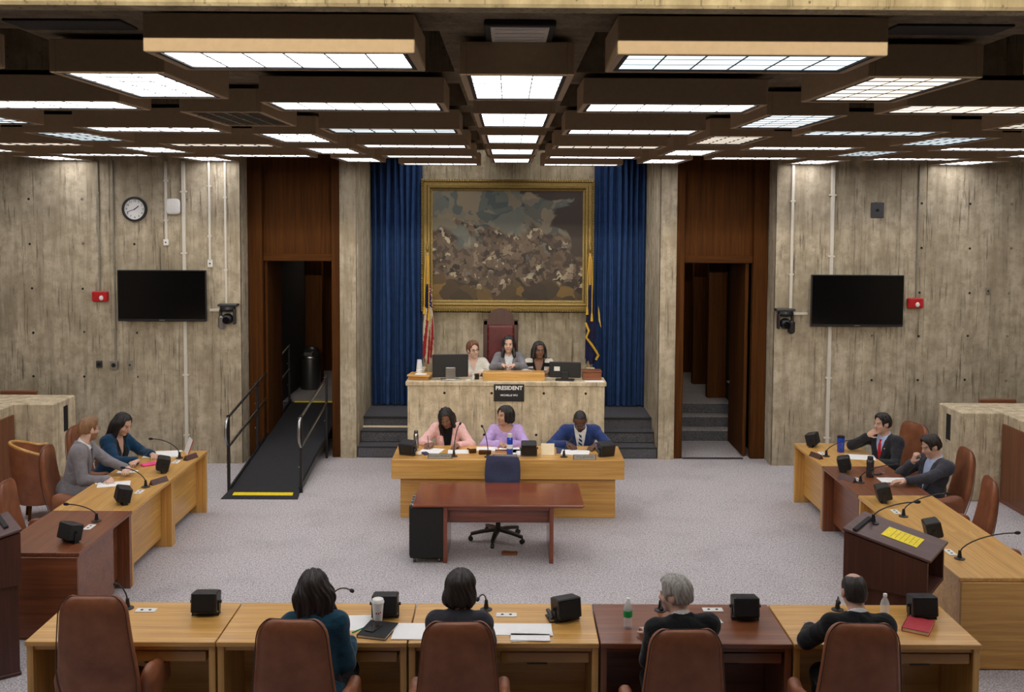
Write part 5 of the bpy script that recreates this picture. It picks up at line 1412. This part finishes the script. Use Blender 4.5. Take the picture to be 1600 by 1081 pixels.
for k in range(3): MB().box(-.06, .06, -.012, .012, .002+k*.004, .006+k*.004, 0, M=Matrix.Rotation(R(k*25-20), 4, 'Z')).build('key', M['gunmetal'], t)
MB().tube([(.07+.02*math.cos(a), .02*math.sin(a), .006) for a in np.linspace(0, 6.28, 13)], .003, 5).build('ring', M['steel'], t)
tag(MB().ell((0, 0, .025), (.03, .03, .025), 10, 6).build('crumpled_paper', M['paper'], loc=(-1.06, 11.98, .77)), 'crumpled white tissue beside the left clerk speaker', 'tissue')
t = thing('badge', 'white badge lying at the desk edge by the bearded man', 'badge', (-4.40, 10.70, .765), R(-60)); MB().box(-.04, .04, -.03, .03, 0, .004, .001).build('card', M['paper'], t); MB().box(-.02, .02, -.012, .002, .004, .005).build('stripe', M['redbook'], t)
# dais things
def monitor(label, x, y, rz, w, h, neck, neckmat):
    t = thing('computer_monitor', label, 'monitor', (x, y, 1.36), rz, 'monitors on the dais')
    MB().box(-w/2, w/2, -.025, .02, .035, .035+h, .008).build('panel', M['black'], t)
    MB().box(-w/2+.015, w/2-.015, .02, .022, .05, .02+h).build('screen', M['screen'], t)
    MB().box(-neck/2, neck/2, -.055, -.026, 0, h*.55, .006).build('neck', neckmat, t)
    MB().box(-.13, .13, -.09, .09, 0, .012, .005).build('foot', neckmat, t)
    return t
monitor('large monitor with a silver stand on the left of the dais', -.80, 13.96, R(8), .50, .32, .14, M['steel'])
tm = monitor('low black monitor turned away on the right of the dais', .80, 13.96, R(-8), .44, .22, .1, M['black'])
MB().box(-.15, -.07, -.0275, -.0255, .13, .19).build('sticker', M['white'], tm)
t = thing('wooden_tray', 'pale wooden tray under the cups on the dais', 'tray', (-1.22, 14.0, 1.36), R(-8)); MB().box(-.16, .16, -.14, .14, .05, .075, .004).build('top', M['oakX'], t); MB().box(-.14, .14, -.12, .12, 0, .05).build('base', M['oakdk'], t)
sheet('white note on the wooden dais tray', -1.21, 13.95, -6, .16, .12, 1.4352)
t = thing('cup_stack', 'stack of clear plastic cups on the dais tray', 'cups', (-1.24, 14.08, 1.4355))
for k in range(4): MB().lathe([(.045, .018*k), (.032, .13+.018*k), (.029, .131+.018*k), (.042, .018*k)], 20).build('cup', M['clear'] if k % 2 else M['white'], t, True)
t = thing('wooden_box', 'brown wooden box at the right end of the dais', 'box', (1.18, 14.05, 1.36)); MB().box(-.13, .13, -.1, .1, 0, .11, .005).build('body', M['mahX'], t); MB().box(-.135, .135, -.105, .105, .11, .13, .005).build('lid', M['mahX'], t)
sheet('white sheet hanging over the right dais edge', 1.2, 13.86, 3, .26, .14, 1.36)
sheet('small folded white card on the dais by the silver stand', -.55, 13.9, 15, .06, .05, 1.36, 3); 
bottle('small_bottle', 'tiny clear bottle on the dais beside the monitor', -.48, 13.93, 1.36, [(.02, 0), (.022, .004), (.022, .05), (.01, .07), (.01, .08)], M['clear'], [(.011, .08), (.011, .092), (.008, .094)], M['white'])
t = thing('framed_photograph', 'small dark framed picture standing on the dais', 'picture', (-.43, 13.95, 1.36), R(20)); MB().box(-.035, .035, -.006, .006, 0, .09, .002).build('frame', M['gold'], t); MB().box(-.028, .028, -.0075, -.006, .01, .08).build('picture', M['blackmat'], t)
# cables by the left lectern
for k in range(3):
    pts = [(-4.0+.03*k, 7.0+.06*k, .012), (-3.9, 6.9-.1*k, .012), (-3.75-.05*k, 7.1, .012), (-3.55, 7.02+.08*k, .012), (-3.35-.1*k, 6.8, .012)]
    tag(MB().tube(pts, .011, 6).build('floor_cable', M['blackmat'], smooth=True), ['black cable looping out from the left lectern', 'middle black cable on the carpet by the left lectern', 'black cable nearest the left front desk'][k], 'cable')

# ------------------------------------------------------------------ the people
SK = dict(light=(.62, .38, .28, 1), pale=(.68, .44, .34, 1), tan=(.50, .28, .18, 1), brown=(.22, .105, .062, 1), dark=(.115, .055, .033, 1))
BLK = (.010, .008, .007, 1)
HM_black = hairmat('hair_black', (.006, .005, .005, 1), (.03, .024, .022, 1)); HM_brown = hairmat('hair_dark_brown', (.010, .007, .006, 1), (.036, .024, .019, 1))
HM_auburn = hairmat('hair_auburn', (.09, .035, .018, 1), (.2, .085, .045, 1)); HM_ginger = hairmat('hair_ginger', (.16, .075, .03, 1), (.33, .17, .08, 1)); HM_grey = hairmat('hair_grey', (.2, .19, .17, 1), (.55, .52, .48, 1))
C_ = {k: cloth('cloth_'+k, S(*v)) for k, v in dict(pink=(232, 184, 178), lavender=(188, 160, 214), navy=(40, 58, 108), white=(226, 226, 228), paleblue=(176, 192, 226), charcoal=(46, 46, 50), black=(24, 24, 26), grey=(128, 124, 128), midgrey=(116, 114, 118), bluegrey=(62, 62, 70), teal=(24, 62, 80), blueknit=(22, 56, 84), slate=(50, 50, 56), darkslacks=(30, 30, 34), lightshirt=(206, 202, 190)).items()}
def stripes(name, a, b, scale, axis=2, rot=(0, 0, 0)):
    t = NT(name); tc = t.n('TexCoord'); mp = t.n('Mapping'); mp.inputs['Rotation'].default_value = rot; t.l(tc.outputs['Object'], mp.inputs[0])
    sp = t.n('SeparateXYZ'); t.l(mp.outputs[0], sp.inputs[0])
    m = t.n('Math', operation='MULTIPLY'); m.inputs[1].default_value = scale; t.l(sp.outputs[axis], m.inputs[0])
    fr = t.n('Math', operation='FRACT'); t.l(m.outputs[0], fr.inputs[0])
    gt = t.n('Math', operation='GREATER_THAN'); gt.inputs[1].default_value = .5; t.l(fr.outputs[0], gt.inputs[0])
    t.base(t.mix(a, b, gt.outputs[0])); t.bump(t.noise(t.coords(), 200, 2), .2, .002); return t.set(.85, 0, .2)
TIE_RED = cloth('tie_red', S(196, 40, 52)); TIE_STR = stripes('tie_striped', S(30, 40, 80), S(190, 198, 214), 24, 2, (0, R(38), 0)); TIE_GRY = cloth('tie_dark', S(44, 44, 62))
STRIPED = stripes('cardigan_stripes', S(22, 22, 24), S(196, 188, 176), 9)
GL = M['black']
DN = (0, 0, -1)
def on_desk(seatspec): return seatspec
# --- front row, seen from behind (facing +Y)
person('woman seen from behind in a teal blazer with long dark hair', (-1.235, 6.42, 0), R(0), dict(fem=True, style='sweater', pads=True, top=C_['teal'], shirt=None, bottom=C_['black'], skin=SK['light'], haircol=BLK, hairmat=HM_brown,
    hair=hair_long(.30, .15, vol=1.05), hamp=.008, lean=7, roll=-3, head=(8, 6, -4), handR=((-1.06, 6.72, .785), (-.35, .8, -.1), (-.5, -.2, -.7), (.05, -.95, -.3)), handL=((-1.36, 6.84, .80), (.5, .9, 0), DN, (-.6, -.8, -.3)), curl=(.9, .5), neckr=.062, neckz=.47))
person('woman seen from behind in a charcoal top with a short dark bob', (-.31, 6.42, 0), R(0), dict(fem=True, style='sweater', top=C_['slate'], shirt=None, bottom=C_['black'], skin=SK['light'], haircol=BLK, hairmat=HM_brown,
    hair=hair_bob(1.05, -.115, w=.105), lean=11, head=(-8, 10, 0), handR=((-.22, 6.92, .80), (-.6, .8, 0), DN, (.5, -.6, -.6)), handL=((-.40, 6.92, .80), (.6, .8, 0), DN, (-.5, -.6, -.6)), neckr=.06, neckz=.475, hamp=.006))
person('grey-haired man seen from behind in a black suit, turned left', (1.19, 6.34, 0), R(8), dict(style='sweater', pads=True, top=C_['black'], shirt=C_['white'], bottom=C_['black'], skin=SK['pale'], haircol=(.3, .28, .25, 1), hairmat=HM_grey,
    hair=hair_short(.014, .06, .05, -.05, .012), hamp=.005, lean=16, roll=-3, head=(52, 6, 0), handL=((1.00, 6.80, .79), (-.1, .95, .1), DN, (-.35, -.8, -.5)), handR=((1.36, 6.98, .80), (-.5, .85, 0), DN, (.8, -.5, -.4)), neckr=.062, neckz=.478, curl=(.4, .7)))
person('balding man seen from behind in a black suit at the front right', (2.32, 6.38, 0), R(0), dict(style='sweater', pads=True, top=C_['black'], shirt=C_['white'], bottom=C_['black'], skin=SK['light'], haircol=BLK, hairmat=hairmat('hair_cropped', (.018, .014, .012, 1), (.04, .033, .03, 1)),
    hair=hair_balding(), hamp=.001, lean=16, head=(6, 10, 0), handL=((2.14, 6.92, .80), (.6, .8, 0), DN, (-.7, -.7, -.4)), handR=((2.50, 6.98, .80), (-.6, .8, 0), DN, (.8, -.6, -.4)), neckr=.062, neckz=.478))
# --- left row (facing +X)
person('bearded man in a light grey suit and glasses leaning on the left desk', (-4.79, 10.95, 0), R(-80), dict(style='suit', top=C_['grey'], shirt=C_['white'], bottom=C_['grey'], tie=TIE_GRY, skin=SK['pale'], haircol=(.2, .1, .05, 1), hairmat=HM_ginger, beard=((.24, .11, .05, 1), .85), glasses=GL, seat=.52, sc=1.06,
    hair=hair_short(.008, .062, .05, -.035, .010), lean=15, twist=2, head=(40, 4, 0), handR=((-4.30, 10.78, .78), (.9, .2, -.1), (0, 0, -1), (.2, -.6, -.7)), handL=((-4.16, 11.06, .80), (1, .0, 0), DN, (-.5, -.5, -.5)), curl=(.8, .25), vbot=.15))
person('woman with long dark hair in a blue knit cardigan at the far left desk', (-4.77, 11.86, 0), R(-100), dict(fem=True, style='cardigan', top=C_['blueknit'], shirt=C_['black'], bottom=C_['black'], skin=SK['light'], haircol=BLK, hairmat=HM_black, seat=.44, sc=1.04,
    hair=hair_long(.25, .105, part=.0), lean=15, head=(-8, 26, 0), handR=((-4.27, 11.50, .81), (.9, .1, 0), DN, (.5, -.6, -.6)), handL=((-4.22, 11.85, .80), (.6, .5, 0), DN, (-.7, -.6, -.3)), curl=(.6, .6), belly=True))
# --- right row (facing -X)
person('man in a dark suit and red tie resting his chin on his hand', (4.66, 12.22, 0), R(122), dict(style='suit', top=C_['charcoal'], shirt=C_['paleblue'], bottom=C_['charcoal'], tie=TIE_RED, pin=True, skin=SK['light'], haircol=BLK, hairmat=HM_black, seat=.40, sc=1.0, touch='R',
    hair=hair_short(.012, .062, .05, -.045, .01), lean=4, head=(-14, 4, 0), handR=((.085, .145, -.145), (-.75, -.25, .62), (-.4, -.9, 0), (.75, .55, -.6)), handL=((4.40, 11.95, .72), (.5, .8, -.1), DN, (-.7, -.4, -.5)), curl=(1.5, .6)))
person('man in a grey blazer and open blue collar with one hand raised', (4.70, 11.02, 0), R(108), dict(style='suit', top=C_['bluegrey'], shirt=C_['paleblue'], bottom=C_['charcoal'], skin=SK['light'], haircol=(.05, .03, .02, 1), hairmat=HM_brown, seat=.39, sc=1.02, touch='R',
    hair=hair_short(.014, .062, .052, -.045, .014), lean=-8, head=(-10, 20, 0), handR=((.10, .20, -.13), (-.35, .0, 1), (-.5, -.8, .2), (.8, .2, -.8)), handL=((4.24, 10.72, .80), (.3, .95, 0), DN, (-.8, -.5, -.4)), curl=(1.6, .5), vbot=.10))
# --- clerk desk (facing -Y)
def braid_strands(Hd, root, mat):
    rnd = random.Random(5); mb = MB()
    for k in range(26):
        x0 = -.02+rnd.uniform(-.035, .05); y0 = rnd.uniform(.03, .08)
        a = Hd(.055+rnd.uniform(-.02, .01), .055+rnd.uniform(-.02, .02), .07); b = Hd(.074+rnd.uniform(-.012, .012), .075+rnd.uniform(-.02, .02), -.05)
        c = Hd(.066+rnd.uniform(-.03, .03), .07+rnd.uniform(-.03, .03), -.20); d = Hd(.05+rnd.uniform(-.035, .035), .04+rnd.uniform(-.03, .03), -.36)
        mb.tube([tuple(a), tuple(b), tuple(c), tuple(d)], [.007, .008, .008, .005], 5)
    mb.build('braids', mat, root, True)
person('woman with long braids in a pale pink jacket writing at the clerk desk', (-.76, 12.92, 0), R(180), dict(fem=True, style='blazer', top=C_['pink'], shirt=C_['black'], bottom=C_['black'], skin=SK['brown'], haircol=BLK, hairmat=HM_black, seat=.42,
    hair=hair_long(.20, .105, part=-.01, vol=1.02), braids=braid_strands, lean=22, head=(-6, 32, 6), handR=((-.94, 12.36, .815), (.35, .9, -.1), (.5, 0, -.8), (.9, -.3, -.5)), handL=((-.62, 12.38, .80), (.35, .9, 0), DN, (-.9, -.3, -.5)), curl=(1.0, .4), vbot=.05, hamp=.004))
person('woman in a lavender sweater looking to one side at the clerk desk', (-.02, 12.92, 0), R(180), dict(fem=True, style='sweater', top=C_['lavender'], shirt=None, bottom=C_['black'], skin=SK['tan'], haircol=BLK, hairmat=HM_black, seat=.37,
    hair=hair_bob(1.04, -.085, w=.098), lean=14, head=(-52, -2, 0), handR=((-.10, 12.44, .81), (-.9, .35, 0), DN, (.9, -.2, -.5)), handL=((.06, 12.42, .81), (.9, .3, 0), DN, (-.9, -.2, -.5)), curl=(.7, .7), neckr=.082, neckz=.425, hamp=.006))
person('bald man in a navy suit and striped tie bent over a paper', (.93, 12.95, 0), R(180), dict(style='suit', top=C_['navy'], shirt=C_['white'], bottom=C_['navy'], tie=TIE_STR, glasses=M['steel'], skin=SK['dark'], haircol=BLK, hairmat=HM_black, seat=.37, sc=1.08,
    hair=hair_short(.002, .085, .03, -.03), hamp=.0006, lean=26, head=(-8, 38, 0), handR=((.76, 12.38, .82), (-.55, .8, -.1), (0, .2, -1), (1, -.3, -.4)), handL=((1.08, 12.34, .81), (.55, .85, -.1), DN, (-1, -.3, -.4)), curl=(.9, .7), vbot=.12, beard=((.02, .012, .01, 1), .5)))
# --- behind the dais (facing -Y), floor of the platform at .5
person('woman with short auburn hair and glasses in a white shirt behind the dais', (-.52, 14.78, .0), R(188), dict(fem=True, style='sweater', top=C_['lightshirt'], shirt=None, bottom=C_['black'], skin=SK['pale'], haircol=(.12, .05, .03, 1), hairmat=HM_auburn, seat=.945, floor=.5, glasses=GL,
    hair=hair_short(.018, .058, .045, -.055, .012), hamp=.004, lean=6, head=(18, 4, 6), handR=((-.62, 14.42, 1.39), (-.5, .9, 0), DN, (.9, -.4, -.4)), handL=((-.38, 14.42, 1.39), (.5, .9, 0), DN, (-.9, -.4, -.4)), neckr=.068, neckz=.45, vneck=.33))
person('woman with long dark hair in a grey blazer at the oak reading stand', (.015, 14.90, .0), R(180), dict(fem=True, style='blazer', top=C_['midgrey'], shirt=C_['white'], bottom=C_['black'], skin=SK['light'], haircol=BLK, hairmat=HM_black, seat=1.02, floor=.5,
    hair=hair_long(.26, .10, part=-.005, front=.02), lean=12, head=(-4, 0, 0), handR=((-.07, 14.36, 1.50), (-.8, .5, 0), DN, (.8, -.4, -.5)), handL=((.09, 14.36, 1.50), (.8, .5, 0), DN, (-.8, -.4, -.5)), curl=(.8, .8), vbot=.18))
person('woman with glasses in a black and white striped cardigan behind the dais', (.46, 14.80, .0), R(178), dict(fem=True, style='cardigan', top=STRIPED, shirt=C_['black'], bottom=C_['black'], skin=SK['brown'], haircol=BLK, hairmat=HM_black, seat=.945, floor=.5, glasses=GL,
    hair=hair_long(.15, .11, vol=1.03), lean=10, head=(14, 0, 0), handR=((.36, 14.34, 1.42), (-.6, .8, 0), DN, (.9, -.3, -.4)), handL=((.60, 14.34, 1.42), (.5, .8, 0), DN, (-.9, -.3, -.4)), curl=(.8, .8), hamp=.006))
for (lab, p, q) in (('pen held by the woman in the pink jacket', (-.965, 12.235, .80), (-.985, 12.33, .93)), ('dark pen held by the man in the navy suit', (.86, 12.24, .80), (.80, 12.31, .90))):
    t = thing('writing_pen', lab, 'pen', p); d_ = Vector(q)-Vector(p)
    MB().cyl((0, 0, 0), tuple(d_), .004, n=8).build('barrel', M['black'], t); MB().cyl(tuple(d_*-.1), (0, 0, 0), .001, .004, 8).build('tip', M['steel'], t)
